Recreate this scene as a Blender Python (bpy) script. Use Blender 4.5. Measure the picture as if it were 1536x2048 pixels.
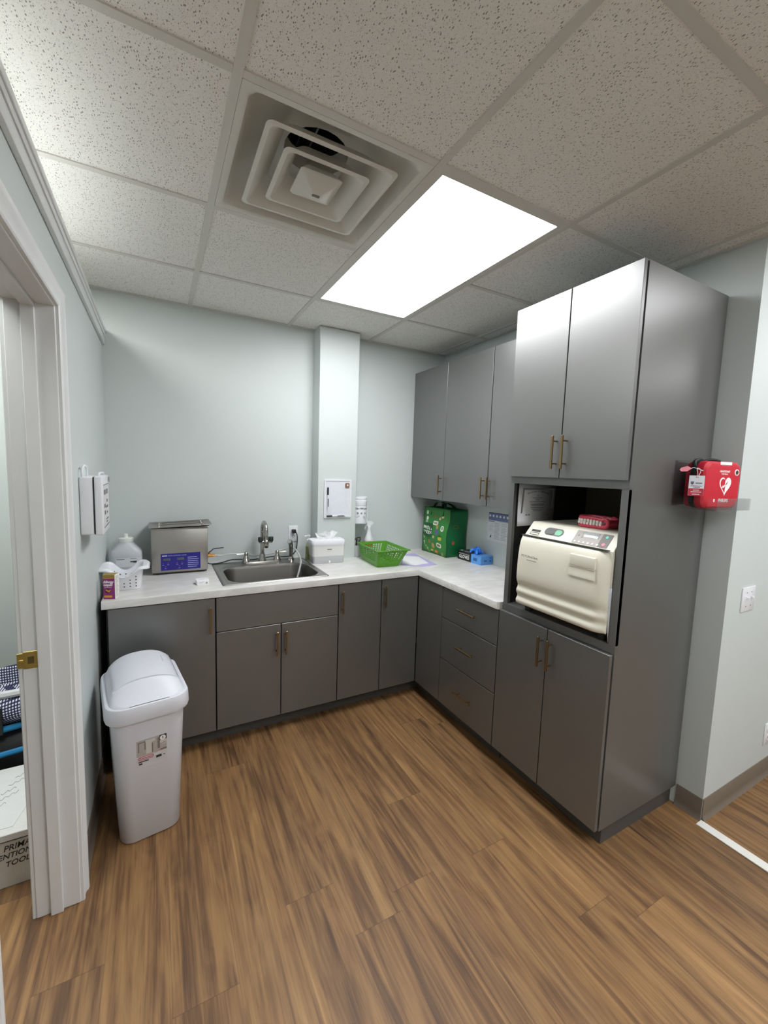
import bpy, bmesh, math, random
from mathutils import Vector, Matrix
random.seed(7)
SC = bpy.context.scene
for o in list(bpy.data.objects): bpy.data.objects.remove(o)
COL = SC.collection
R = math.radians

# ---------------------------------------------------------------- camera, world, exposure
def setup_camera():
    cd = bpy.data.cameras.new('camera'); cam = bpy.data.objects.new('camera', cd); COL.objects.link(cam)
    a, b, c = R(-28.5727), R(-5.6884), R(1.8384)
    f = Vector((-math.sin(a)*math.cos(b), math.cos(a)*math.cos(b), math.sin(b)))
    r = Vector((math.cos(a), math.sin(a), 0)); u = r.cross(f)
    r2 = r*math.cos(c)+u*math.sin(c); u2 = -r*math.sin(c)+u*math.cos(c)
    m = Matrix((r2, u2, -f)).transposed().to_4x4(); m.translation = Vector((.6437, -2.9187, 1.5218))
    cam.matrix_world = m
    cd.sensor_fit = 'VERTICAL'; cd.sensor_height = 36; cd.sensor_width = 27
    cd.lens = 831.8159/2048*36; cd.clip_start = .02
    SC.camera = cam
setup_camera()
SC.view_settings.view_transform = 'Standard'; SC.view_settings.look = 'None'
SC.view_settings.gamma = 1; SC.view_settings.use_curve_mapping = False
SC.view_settings.exposure = 1.68
W_ = bpy.data.worlds.new('world'); SC.world = W_; W_.use_nodes = True
W_.node_tree.nodes['Background'].inputs[0].default_value = (.8, .85, .9, 1)
W_.node_tree.nodes['Background'].inputs[1].default_value = .02
PANEL_L = 4.8          # radiance of the panel over the worktop and in the storeroom
HALL_L = 2.3           # radiance of the panels in the hallway
STORE_L = 5.2          # radiance of the panel in the storeroom
NEAR_FILL_L = 5.0           # radiance of the unseen fill panels added in the near room
SC.cycles.max_bounces = 12; SC.cycles.diffuse_bounces = 6; SC.cycles.glossy_bounces = 5
SC.cycles.transparent_max_bounces = 16; SC.cycles.caustics_reflective = False; SC.cycles.caustics_refractive = False
SC.cycles.sample_clamp_indirect = 6

# ---------------------------------------------------------------- shared sizes (metres)
H = 2.4825; S = .6096; X1 = .8347; YA = -1.748
XL = .378; XLB = .262; W = 2.765; ZC = .872; FX = 2.163; FY = -.644
ZT = .831; ZB = .093; YT = -1.392; YE = -1.991

# ---------------------------------------------------------------- materials
def lin(h):
    h = h.lstrip('#'); v = [int(h[i:i+2], 16)/255 for i in (0, 2, 4)]
    return tuple((x/12.92 if x <= .04045 else ((x+.055)/1.055)**2.4) for x in v)+(1,)
MATS = {}
def pmat(name, hexc, rough=.5, metal=0, var=.06, scale=40, bump=0, bscale=200, **kw):
    if name in MATS: return MATS[name]
    m = bpy.data.materials.new(name); m.use_nodes = True; nt = m.node_tree; N = nt.nodes; L = nt.links
    b = N['Principled BSDF']; c = lin(hexc)
    b.inputs['Roughness'].default_value = rough; b.inputs['Metallic'].default_value = metal
    for k, v in kw.items(): b.inputs[k.replace('_', ' ')].default_value = v
    tc = N.new('ShaderNodeTexCoord')
    n = N.new('ShaderNodeTexNoise'); n.inputs['Scale'].default_value = scale; n.inputs['Detail'].default_value = 3
    L.new(tc.outputs['Object'], n.inputs['Vector'])
    mx = N.new('ShaderNodeMix'); mx.data_type = 'RGBA'
    mx.inputs[6].default_value = tuple(x*(1-var) for x in c[:3])+(1,)
    mx.inputs[7].default_value = tuple(min(1, x*(1+var)) for x in c[:3])+(1,)
    L.new(n.outputs['Fac'], mx.inputs[0]); L.new(mx.outputs[2], b.inputs['Base Color'])
    if bump:
        n2 = N.new('ShaderNodeTexNoise'); n2.inputs['Scale'].default_value = bscale; n2.inputs['Detail'].default_value = 2
        L.new(tc.outputs['Object'], n2.inputs['Vector'])
        bp = N.new('ShaderNodeBump'); bp.inputs['Strength'].default_value = bump; bp.inputs['Distance'].default_value = .002
        L.new(n2.outputs['Fac'], bp.inputs['Height']); L.new(bp.outputs['Normal'], b.inputs['Normal'])
    MATS[name] = m; return m
def brushed(name, hexc, rough, stretch, metal=1):
    m = bpy.data.materials.new(name); m.use_nodes = True; nt = m.node_tree; N = nt.nodes; L = nt.links
    b = N['Principled BSDF']; b.inputs['Metallic'].default_value = metal; b.inputs['Base Color'].default_value = lin(hexc)
    tc = N.new('ShaderNodeTexCoord'); mp = N.new('ShaderNodeMapping'); mp.inputs['Scale'].default_value = stretch
    n = N.new('ShaderNodeTexNoise'); n.inputs['Scale'].default_value = 1; n.inputs['Detail'].default_value = 4
    L.new(tc.outputs['Object'], mp.inputs['Vector']); L.new(mp.outputs[0], n.inputs['Vector'])
    mr = N.new('ShaderNodeMapRange'); mr.inputs[3].default_value = rough*.8; mr.inputs[4].default_value = rough*1.25
    L.new(n.outputs['Fac'], mr.inputs[0]); L.new(mr.outputs[0], b.inputs['Roughness'])
    MATS[name] = m; return m
def clear(name, hexc, rough=.05, fac=.08):
    m = bpy.data.materials.new(name); m.use_nodes = True; nt = m.node_tree; N = nt.nodes; L = nt.links
    N.remove(N['Principled BSDF']); out = N['Material Output']
    t = N.new('ShaderNodeBsdfTransparent'); t.inputs[0].default_value = lin(hexc)
    g = N.new('ShaderNodeBsdfGlossy'); g.inputs['Roughness'].default_value = rough
    fr = N.new('ShaderNodeLayerWeight'); fr.inputs[0].default_value = .12
    mr = N.new('ShaderNodeMapRange'); mr.inputs[3].default_value = fac; mr.inputs[4].default_value = .4
    ms = N.new('ShaderNodeMixShader'); L.new(fr.outputs['Fresnel'], mr.inputs[0]); L.new(mr.outputs[0], ms.inputs[0])
    L.new(t.outputs[0], ms.inputs[1]); L.new(g.outputs[0], ms.inputs[2]); L.new(ms.outputs[0], out.inputs[0])
    MATS[name] = m; return m
def frosted(name, hexc, alpha):
    m = bpy.data.materials.new(name); m.use_nodes = True; nt = m.node_tree; N = nt.nodes; L = nt.links
    b = N['Principled BSDF']; b.inputs['Base Color'].default_value = lin(hexc); b.inputs['Roughness'].default_value = .3
    t = N.new('ShaderNodeBsdfTransparent'); t.inputs[0].default_value = lin(hexc); ms = N.new('ShaderNodeMixShader'); ms.inputs[0].default_value = alpha
    L.new(t.outputs[0], ms.inputs[1]); L.new(b.outputs[0], ms.inputs[2]); L.new(ms.outputs[0], N['Material Output'].inputs[0])
    MATS[name] = m; return m

def emat(name, strength, hexc='ffffff'):
    m = bpy.data.materials.new(name); m.use_nodes = True; b = m.node_tree.nodes['Principled BSDF']
    b.inputs['Base Color'].default_value = (.8, .8, .8, 1)
    b.inputs['Emission Color'].default_value = lin(hexc); b.inputs['Emission Strength'].default_value = strength
    MATS[name] = m; return m

wall_m = pmat('sage_paint', 'cad1d0', .5, var=.015, scale=3, bump=.08, bscale=350)
white_trim = pmat('white_trim_paint', 'e2e4e5', .35, var=.03, scale=12)
cab = pmat('grey_cabinet_paint', '545453', .35, var=.02, scale=8, bump=.03, bscale=120, Specular_IOR_Level=1.0, IOR=1.7)
cab_shade = pmat('carcass_gap_shade', '24221f', .6)  # near-black carcass colour, paints the shade seen in the door gaps
toe_m = pmat('toe_kick', '4c4a47', .6)
brass = brushed('brushed_brass', '9b8361', .3, (60, 60, 900))
steel = brushed('brushed_steel', 'a9a5a0', .3, (8, 8, 600))
shaded_steel = brushed('shaded_bowl_steel', '6a6763', .42, (400, 10, 10))  # bowl steel darkened to stand for the dim reflections inside the bowl
chrome = brushed('chrome', 'b9b6b2', .12, (20, 20, 20))
whitepl = pmat('white_plastic', 'e4e5ea', .32, var=.02)
binpl = pmat('bin_plastic', 'dcdee6', .35, var=.02)
whitepaper = pmat('white_paper', 'e8e8ea', .7, var=.03)
blackpl = pmat('black_plastic', '161616', .35)
blackrub = pmat('black_rubber', '0e0e0e', .6)
darkink = pmat('dark_ink', '2a2a2c', .6)
greyink = pmat('grey_ink', '8d8f94', .6)
white_ink = pmat('white_ink', 'f2f2f2', .5)
redm = pmat('red_fabric', 'c4142c', .55, bump=.1, bscale=600)
cream = pmat('cream_plastic', 'e0dccd', .35, var=.02)
pink = pmat('gum_pink', 'd8435c', .3)
toothm = pmat('tooth_white', 'efeae6', .2)
acrylic = clear('clear_acrylic', 'fafafa', .05, .03)
hosem = frosted('clear_hose', 'e8ebe8', .45)
emitter = emat('panel_diffuser', PANEL_L, 'fbfdff'); hall_emitter = emat('hall_diffuser', HALL_L, 'fbfdff'); store_emitter = emat('store_diffuser', STORE_L, 'fcfffb'); near_fill_emitter = emat('near_fill_diffuser', NEAR_FILL_L, 'fbfdff')

def wood_floor():
    m = bpy.data.materials.new('wood_plank_vinyl'); m.use_nodes = True; nt = m.node_tree; N = nt.nodes; L = nt.links
    b = N['Principled BSDF']
    def math_(op, a, bb=None, c=None):
        n = N.new('ShaderNodeMath'); n.operation = op
        for i, v in enumerate((a, bb, c)):
            if v is None: continue
            if isinstance(v, (int, float)): n.inputs[i].default_value = v
            else: L.new(v, n.inputs[i])
        return n.outputs[0]
    g = N.new('ShaderNodeNewGeometry'); sp = N.new('ShaderNodeSeparateXYZ'); L.new(g.outputs['Position'], sp.inputs[0])
    x, y = sp.outputs[0], sp.outputs[1]
    PW, PL = .178, 1.22
    xs = math_('DIVIDE', math_('ADD', x, 10.03), PW); col = math_('FLOOR', xs); fx = math_('FRACT', xs)
    w1 = N.new('ShaderNodeTexWhiteNoise'); w1.noise_dimensions = '1D'; L.new(col, w1.inputs['W'])
    ys = math_('ADD', math_('DIVIDE', math_('ADD', y, 20), PL), w1.outputs['Value']); row = math_('FLOOR', ys); fy = math_('FRACT', ys)
    idn = math_('ADD', math_('MULTIPLY', col, 17.3), math_('MULTIPLY', row, 5.77))
    w2 = N.new('ShaderNodeTexWhiteNoise'); w2.noise_dimensions = '1D'; L.new(idn, w2.inputs['W'])
    rnd = w2.outputs['Value']
    def noise(sx, sy, off, detail, dist, rough=.55):
        cb = N.new('ShaderNodeCombineXYZ')
        L.new(math_('ADD', math_('MULTIPLY', x, sx), math_('MULTIPLY', rnd, off)), cb.inputs[0])
        L.new(math_('ADD', math_('MULTIPLY', y, sy), math_('MULTIPLY', rnd, off*1.7)), cb.inputs[1])
        L.new(math_('MULTIPLY', rnd, 31), cb.inputs[2])
        n = N.new('ShaderNodeTexNoise'); n.inputs['Scale'].default_value = 1; n.inputs['Detail'].default_value = detail
        n.inputs['Distortion'].default_value = dist; n.inputs['Roughness'].default_value = rough
        L.new(cb.outputs[0], n.inputs['Vector']); return n.outputs['Fac']
    n1 = noise(15, .95, 47, 5, 1.9); n2 = noise(58, 2.0, 91, 4, 1.0); n5 = noise(7, .7, 59, 2, .8); n3 = noise(330, 7, 13, 2, 0); n4 = noise(9, 2.6, 71, 3, 2.2); n6 = noise(150, 4.5, 37, 3, .4)
    t = math_('ADD', math_('ADD', math_('MULTIPLY', n1, .95), math_('MULTIPLY', n2, .42)), math_('MULTIPLY', n3, .14))
    t = math_('ADD', t, math_('MULTIPLY', n4, .28)); t = math_('ADD', t, math_('MULTIPLY', math_('SUBTRACT', n6, .5), .26))
    t = math_('ADD', t, math_('MULTIPLY', math_('SUBTRACT', rnd, .5), .13))
    t = math_('SUBTRACT', math_('MULTIPLY', t, .98), .382)
    cr = N.new('ShaderNodeValToRGB'); L.new(t, cr.inputs[0]); e = cr.color_ramp.elements
    e[0].position = .22; e[0].color = lin('4c3422'); e[1].position = .78; e[1].color = lin('a57f53')
    for p_, h_ in ((.36, '64472c'), (.46, '795838'), (.56, '886640'), (.67, '967148')):
        k = e.new(p_); k.color = lin(h_)
    hm = N.new('ShaderNodeMix'); hm.data_type = 'RGBA'; hr = N.new('ShaderNodeMapRange'); hr.inputs[1].default_value = .42; hr.inputs[2].default_value = .68; hr.inputs[4].default_value = .55; L.new(n5, hr.inputs[0])
    L.new(hr.outputs[0], hm.inputs[0]); L.new(cr.outputs[0], hm.inputs[6])
    gy_ = N.new('ShaderNodeMix'); gy_.data_type = 'RGBA'; gy_.blend_type = 'MULTIPLY'; gy_.inputs[0].default_value = 1; L.new(cr.outputs[0], gy_.inputs[6]); gy_.inputs[7].default_value = (.80, .86, 1.0, 1); L.new(gy_.outputs[2], hm.inputs[7])
    # seams
    ex = math_('MINIMUM', fx, math_('SUBTRACT', 1, fx)); ey = math_('MINIMUM', fy, math_('SUBTRACT', 1, fy))
    sx_ = math_('LESS_THAN', ex, .0045); sy_ = math_('LESS_THAN', ey, .0009)
    seam = math_('MAXIMUM', math_('MULTIPLY', sx_, .35), math_('MULTIPLY', sy_, .5))
    mx = N.new('ShaderNodeMix'); mx.data_type = 'RGBA'; L.new(seam, mx.inputs[0]); L.new(hm.outputs[2], mx.inputs[6]); mx.inputs[7].default_value = lin('3f2e22')
    L.new(mx.outputs[2], b.inputs['Base Color'])
    mr = N.new('ShaderNodeMapRange'); mr.inputs[3].default_value = .42; mr.inputs[4].default_value = .56; L.new(n2, mr.inputs[0])
    L.new(mr.outputs[0], b.inputs['Roughness'])
    bp = N.new('ShaderNodeBump'); bp.inputs['Strength'].default_value = .12; bp.inputs['Distance'].default_value = .001
    L.new(n3, bp.inputs['Height']); L.new(bp.outputs[0], b.inputs['Normal'])
    return m
def ceiling_tile():
    m = bpy.data.materials.new('fissured_tile'); m.use_nodes = True; nt = m.node_tree; N = nt.nodes; L = nt.links
    b = N['Principled BSDF']; b.inputs['Roughness'].default_value = .9; b.inputs['Specular IOR Level'].default_value = .1
    g = N.new('ShaderNodeNewGeometry')
    nz = N.new('ShaderNodeTexNoise'); nz.inputs['Scale'].default_value = 45; nz.inputs['Detail'].default_value = 3
    L.new(g.outputs['Position'], nz.inputs['Vector'])
    def M(op, a, bb):
        n = N.new('ShaderNodeMath'); n.operation = op
        for i, v in enumerate((a, bb)):
            if isinstance(v, (int, float)): n.inputs[i].default_value = v
            else: L.new(v, n.inputs[i])
        return n.outputs[0]
    def specks(scale, rot, stretch, keep, thr, warp):
        vm = N.new('ShaderNodeVectorMath'); vm.operation = 'SCALE'; vm.inputs[3].default_value = warp; L.new(nz.outputs['Color'], vm.inputs[0])
        va = N.new('ShaderNodeVectorMath'); va.operation = 'ADD'; L.new(g.outputs['Position'], va.inputs[0]); L.new(vm.outputs[0], va.inputs[1])
        mp = N.new('ShaderNodeMapping'); mp.inputs['Rotation'].default_value = (0, 0, R(rot)); mp.inputs['Scale'].default_value = (stretch, 1, 1)
        L.new(va.outputs[0], mp.inputs['Vector'])
        v = N.new('ShaderNodeTexVoronoi'); v.voronoi_dimensions = '2D'; v.inputs['Scale'].default_value = scale; L.new(mp.outputs[0], v.inputs['Vector'])
        sc_ = N.new('ShaderNodeSeparateColor'); L.new(v.outputs['Color'], sc_.inputs[0])
        size = M('MULTIPLY', sc_.outputs[1], thr)
        return M('MULTIPLY', M('LESS_THAN', v.outputs['Distance'], size), M('LESS_THAN', sc_.outputs[0], keep))
    a1 = specks(78, 20, 2.0, .42, .24, .009); a2 = specks(86, 105, 1.9, .40, .23, .009); a3 = specks(190, 60, 1.4, .5, .28, .004)
    t = M('MAXIMUM', M('MAXIMUM', a1, a2), M('MULTIPLY', a3, .55))
    mx = N.new('ShaderNodeMix'); mx.data_type = 'RGBA'; L.new(M('MULTIPLY', t, .75), mx.inputs[0])
    n2 = N.new('ShaderNodeTexNoise'); n2.inputs['Scale'].default_value = 260; n2.inputs['Detail'].default_value = 2; L.new(g.outputs['Position'], n2.inputs['Vector'])
    mc = N.new('ShaderNodeMix'); mc.data_type = 'RGBA'; mc.inputs[6].default_value = lin('e6e4df'); mc.inputs[7].default_value = lin('f6f4f0'); L.new(n2.outputs['Fac'], mc.inputs[0])
    L.new(mc.outputs[2], mx.inputs[6]); mx.inputs[7].default_value = lin('6b655d'); L.new(mx.outputs[2], b.inputs['Base Color'])
    hh = M('SUBTRACT', n2.outputs['Fac'], M('MULTIPLY', t, 2.0))
    bp = N.new('ShaderNodeBump'); bp.inputs['Strength'].default_value = .35; bp.inputs['Distance'].default_value = .003
    L.new(hh, bp.inputs['Height']); L.new(bp.outputs[0], b.inputs['Normal'])
    return m
def marble():
    m = bpy.data.materials.new('pale_laminate'); m.use_nodes = True; nt = m.node_tree; N = nt.nodes; L = nt.links
    b = N['Principled BSDF']; b.inputs['Roughness'].default_value = .28
    g = N.new('ShaderNodeNewGeometry'); mp = N.new('ShaderNodeMapping'); mp.inputs['Scale'].default_value = (3, 9, 9); mp.inputs['Rotation'].default_value = (0, 0, R(12))
    L.new(g.outputs['Position'], mp.inputs['Vector'])
    n = N.new('ShaderNodeTexNoise'); n.inputs['Scale'].default_value = 1.6; n.inputs['Detail'].default_value = 7; n.inputs['Distortion'].default_value = 1.4; n.inputs['Roughness'].default_value = .65
    L.new(mp.outputs[0], n.inputs['Vector'])
    cr = N.new('ShaderNodeValToRGB'); e = cr.color_ramp.elements
    e[0].position = .33; e[0].color = lin('cbc9c5'); e[1].position = .62; e[1].color = lin('dedddb'); k = e.new(.47); k.color = lin('d3d1ce')
    L.new(n.outputs['Fac'], cr.inputs[0]); L.new(cr.outputs[0], b.inputs['Base Color'])
    return m
floor_m = wood_floor(); tile_m = ceiling_tile(); marble_m = marble()
grid_m = pmat('grid_metal', 'd2cfc8', .45, var=.02)

# ---------------------------------------------------------------- mesh building
class MB:
    def __init__(s): s.bm = bmesh.new()
    def _x(s, vs, M):
        if M is not None: bmesh.ops.transform(s.bm, matrix=M, verts=vs)
    def box(s, lo, hi, bev=0, seg=2, M=None):
        lo, hi = Vector(lo), Vector(hi); d = hi-lo; c = (lo+hi)/2
        r = bmesh.ops.create_cube(s.bm, size=1, matrix=Matrix.Translation(c) @ Matrix.Diagonal((d.x, d.y, d.z, 1)))
        vs = r['verts']
        if bev:
            es = list({e for v in vs for e in v.link_edges}); before = set(s.bm.verts)-set(vs)
            bmesh.ops.bevel(s.bm, geom=es, offset=bev, segments=seg, profile=.5, affect='EDGES')
            vs = [v for v in s.bm.verts if v not in before]
        s._x(vs, M); return s
    def ring(s, pts): return [s.bm.verts.new(p) for p in pts]
    def loft(s, rings, cap0=True, cap1=True, closed=True, loop=False, M=None):
        rs = [s.ring(r) for r in rings]; n = len(rs[0]); cnt = n if closed else n-1
        m = len(rs); prs = [(i, i+1) for i in range(m-1)]+([(m-1, 0)] if loop else [])
        for a, b in prs:
            for k in range(cnt):
                k2 = (k+1) % n
                try: s.bm.faces.new((rs[a][k], rs[a][k2], rs[b][k2], rs[b][k]))
                except ValueError: pass
        if cap0 and not loop: s.bm.faces.new(list(reversed(rs[0])))
        if cap1 and not loop: s.bm.faces.new(rs[-1])
        s._x([v for r in rs for v in r], M); return s
    def lathe(s, prof, o=(0, 0, 0), n=24, M=None, cap0=True, cap1=True):
        rings = [[(o[0]+r*math.cos(2*math.pi*k/n), o[1]+r*math.sin(2*math.pi*k/n), o[2]+z) for k in range(n)] for r, z in prof]
        return s.loft(rings, cap0, cap1, M=M)
    def cyl(s, p0, p1, r, n=14, r2=None):
        p0, p1 = Vector(p0), Vector(p1); d = p1-p0; q = d.to_track_quat('Z', 'Y').to_matrix().to_4x4(); q.translation = p0
        return s.lathe([(r, 0), (r if r2 is None else r2, d.length)], n=n, M=q)
    def tube(s, pts, r, n=10, smooth=True, sub=6, rs=None, closed=False):
        P = [Vector(p) for p in pts]
        if smooth and len(P) > 2:
            Q = []; RR = []
            for i in range(len(P)-1):
                a = P[max(i-1, 0)]; b = P[i]; c = P[i+1]; d = P[min(i+2, len(P)-1)]
                for k in range(sub):
                    t = k/sub
                    Q.append(.5*((2*b)+(-a+c)*t+(2*a-5*b+4*c-d)*t*t+(-a+3*b-3*c+d)*t**3))
                    if rs: RR.append(rs[i]*(1-t)+rs[i+1]*t)
            Q.append(P[-1]);
            if rs: RR.append(rs[-1])
            P = Q; rs = RR if rs else None
        rings = []; up = None
        for i, p in enumerate(P):
            t = (P[min(i+1, len(P)-1)]-P[max(i-1, 0)]).normalized()
            if up is None: up = Vector((0, 0, 1)) if abs(t.z) < .9 else Vector((1, 0, 0))
            sd = t.cross(up).normalized(); up = sd.cross(t).normalized(); rr = rs[i] if rs else r
            rings.append([p+rr*(math.cos(2*math.pi*k/n)*sd+math.sin(2*math.pi*k/n)*up) for k in range(n)])
        return s.loft(rings)
    def prism(s, poly, h, M=None, holes=()):
        """poly in xy, extruded from z=0 to h"""
        if not holes:
            return s.loft([[(x, y, 0) for x, y in poly], [(x, y, h) for x, y in poly]], M=M)
        b2 = bmesh.new(); es = []
        for lp in (poly,)+tuple(holes):
            vs = [b2.verts.new((x, y, 0)) for x, y in lp]
            es += [b2.edges.new((vs[i], vs[(i+1) % len(vs)])) for i in range(len(vs))]
        bmesh.ops.triangle_fill(b2, use_beauty=True, use_dissolve=False, edges=es)
        r = bmesh.ops.extrude_face_region(b2, geom=b2.faces[:])
        bmesh.ops.translate(b2, vec=(0, 0, h), verts=[v for v in r['geom'] if isinstance(v, bmesh.types.BMVert)])
        bmesh.ops.recalc_face_normals(b2, faces=b2.faces[:])
        if M is not None: bmesh.ops.transform(b2, matrix=M, verts=b2.verts[:])
        me = bpy.data.meshes.new('tmp'); b2.to_mesh(me); b2.free(); s.bm.from_mesh(me); bpy.data.meshes.remove(me); return s
    def sphere(s, c, r, M=None, sc=(1, 1, 1), u=16, v=10):
        mm = Matrix.Translation(c) @ Matrix.Diagonal((sc[0], sc[1], sc[2], 1))
        rr = bmesh.ops.create_uvsphere(s.bm, u_segments=u, v_segments=v, radius=r, matrix=mm); s._x(rr['verts'], M); return s
    def quad(s, pts):
        s.bm.faces.new([s.bm.verts.new(p) for p in pts]); return s
    def text(s, body, size, M, align='CENTER', ext=.0003, shear=0, sx=1, bold=0):
        cu = bpy.data.curves.new('t', 'FONT'); cu.body = body; cu.size = size; cu.extrude = ext; cu.align_x = align; cu.align_y = 'CENTER'
        cu.shear = shear; cu.resolution_u = 3; cu.offset = bold
        o = bpy.data.objects.new('t', cu); COL.objects.link(o)
        dg = bpy.context.evaluated_depsgraph_get(); me = bpy.data.meshes.new_from_object(o.evaluated_get(dg))
        me.transform(M @ Matrix.Diagonal((sx, 1, 1, 1))); s.bm.from_mesh(me)
        bpy.data.objects.remove(o); bpy.data.curves.remove(cu); bpy.data.meshes.remove(me); return s
def frame(o, right, up):
    r = Vector(right).normalized(); u = Vector(up); n = r.cross(u).normalized(); u = n.cross(r)
    m = Matrix((r, u, n)).transposed().to_4x4(); m.translation = Vector(o); return m
def rrect(w, h, r, n=5, cx=0, cy=0):
    out = []
    for sx, sy, a0 in ((1, 1, 0), (-1, 1, 90), (-1, -1, 180), (1, -1, 270)):
        for k in range(n+1):
            a = R(a0+90*k/n); out.append((cx+sx*(w/2-r)+r*math.cos(a), cy+sy*(h/2-r)+r*math.sin(a)))
    return out
def wloc(o):
    v = Vector((0, 0, 0))
    while o is not None: v += o.location; o = o.parent
    return v
def obj(name, mb, mat, parent=None, label=None, kind=None, local=False, sharp=35, flat=False):
    """one mesh object; world-space geometry is moved into its parent's space unless local"""
    bmesh.ops.recalc_face_normals(mb.bm, faces=mb.bm.faces[:])
    me = bpy.data.meshes.new(name)
    mb.bm.to_mesh(me); mb.bm.free()
    if parent is not None and not local: me.transform(Matrix.Translation(-wloc(parent)))
    if not flat:
        me.polygons.foreach_set('use_smooth', [True]*len(me.polygons)); me.set_sharp_from_angle(angle=R(sharp))
    me.materials.append(mat)
    o = bpy.data.objects.new(name, me); COL.objects.link(o)
    if parent is not None: o.parent = parent
    if label: o['label'] = label
    if kind: o['kind'] = kind
    return o
def struct(name, mb, mat, parent=None, **k): return obj(name, mb, mat, parent, kind='structure', **k)
def thing(name, label, cat, loc=(0, 0, 0), rot=0, group=None):
    o = bpy.data.objects.new(name, None); COL.objects.link(o); o.location = loc; o.rotation_euler = (0, 0, rot)
    o.empty_display_size = .05; o['label'] = label; o['category'] = cat
    if group: o['group'] = group
    return o
def tag(o, label, cat, group=None):
    o['label'] = label; o['category'] = cat
    if group: o['group'] = group
    return o

# ================================================================ STRUCTURE
XR = 6.6; YF = -5.2; XC = -2.2
struct('floor', MB().box((XC, YF, -.05), (XR, 0, 0)), floor_m)
# ceiling tiles, with the light cells and the diffuser cell left open
def gx(i): return X1+S*i
def gy(j): return YA+S*j
LIGHT_CELLS = {(1, 0), (1, 1), (-2, 0), (-2, 1), (3, -2), (3, -3), (6, -2), (6, -3), (1, -4), (1, -3), (4, -5), (4, -4)}
VENT = (0, 0)
cm = MB(); gm = MB(); hc = .004
for i in range(-6, 11):
    for j in range(-7, 3):
        a, b, c, d = max(gx(i), XC), min(gx(i+1), XR), max(gy(j), YF), min(gy(j+1), 0)
        if b <= a or d <= c or (i, j) in LIGHT_CELLS or (i, j) == VENT: continue
        cm.quad([(a, c, H+hc), (a, d, H+hc), (b, d, H+hc), (b, c, H+hc)])
struct('ceiling', cm, tile_m, flat=True)
for i in range(-5, 11):
    if XC < gx(i) < XR: gm.box((gx(i)-.012, YF, H-.001), (gx(i)+.012, 0, H+.004))
for j in range(-6, 4):
    if YF < gy(j) < 0:
        for i in range(-6, 11):
            a, b = max(gx(i), XC), min(gx(i+1), XR)
            if b <= a or ((i, j) in LIGHT_CELLS and (i, j-1) in LIGHT_CELLS): continue
            gm.box((a+.0125, gy(j)-.012, H), (b-.0125, gy(j)+.012, H+.004))
for y0 in (-.022,): gm.box((XC, y0, H-.0005), (W, 0, H+.003))
gm.box((W-.022, -2.1, H-.0005), (W, -.022, H+.003)); gm.box((W-.022, -2.122, H-.0005), (XR, -2.1, H+.003))
struct('trim_1', gm, grid_m)
struct('wall_back', MB().box((XC, 0, 0), (W+.1, .1, H+.3)), wall_m)
struct('wall_right', MB().box((W, -2.0, 0), (W+.1, 0, H)), wall_m)
struct('wall_hall', MB().box((W, -2.1, 0), (XR, -2.0, H)), wall_m)
struct('wall_front', MB().box((XC, YF-.1, 0), (XR, YF, H+.05)), wall_m)
struct('wall_far', MB().box((XR, YF, 0), (XR+.1, -2.0, H+.05)), wall_m)
struct('wall_closet', MB().box((XC-.1, YF, 0), (XC, .1, H+.05)), wall_m)
struct('wall_pillar', MB().box((1.6275, -.134, 0), (1.9221, 0, H), .002, 1), wall_m)
ZH = 1.98; YD0 = -1.298; YD1 = -2.055; ZP = 2.245
wl = MB(); wl.box((XLB, YD0+.02, 0), (XL, 0, ZP)); wl.box((XLB, YD1-.02, ZH+.02), (XL, YD0+.02, ZP)); wl.box((XLB, YF, 0), (XL, YD1-.02, ZP))
struct('wall_left', wl, wall_m)
cap = MB(); cap.box((XLB-.02, YF, ZP), (XL+.022, -.001, ZP+.022), .003); cap.box((XL, YF, ZP-.062), (XL+.014, -.001, ZP), .003); cap.box((XL+.0145, YF, ZP-.02), (XL+.0175, -.001, ZP-.001))
struct('trim_2', cap, white_trim)
# door frame: jambs, stops, moulded casing
dj = MB()
for y0, y1 in ((YD0, YD0+.02), (YD1-.02, YD1)): dj.box((XLB-.002, y0, 0), (XL+.003, y1, ZH+.02), .002, 1)
dj.box((XLB-.002, YD1, ZH), (XL+.003, YD0, ZH+.02), .002, 1)
dj.box((.300, YD0-.012, 0), (.334, YD0, ZH), .002, 1); dj.box((.300, YD1, 0), (.334, YD1+.012, ZH), .002, 1); dj.box((.300, YD1+.012, ZH-.012), (.334, YD0-.012, ZH), .002, 1)
prof = [(0.004, 0), (.004, .011), (.008, .014), (.013, .014), (.016, .011), (.036, .014), (.042, .019), (.052, .021), (.058, .019), (.060, 0)]
for xo, sg in ((XL, 1), (XLB, -1)):
    rings = [[(xo+sg*t, YD0+s_, 0) for s_, t in prof], [(xo+sg*t, YD0+s_, ZH+s_) for s_, t in prof],
             [(xo+sg*t, YD1-s_, ZH+s_) for s_, t in prof], [(xo+sg*t, YD1-s_, 0) for s_, t in prof]]
    dj.loft(rings)
door = struct('door_1', dj, white_trim)
sp = MB(); sp.box((.263, YD0-.0022, .868), (.299, YD0-.0002, .924), .0008, 1)
sp.tube([(.263, YD0-.001, .896), (.255, YD0-.001, .896), (.249, YD0+.004, .896)], .004, n=8)
sp.box((.2475, YD0-.002, .872), (.264, YD0-.0004, .920), .0007, 1)
strike = obj('strike_plate', sp, pmat('polished_brass', 'dcc070', .35, .9), door, label='brass strike plate')
obj('latch_hole', MB().box((.274, YD0-.0028, .884), (.290, YD0-.0021, .908), .0003, 1), pmat('latch_dark', '8a7a50', .3, .8), strike)
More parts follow.
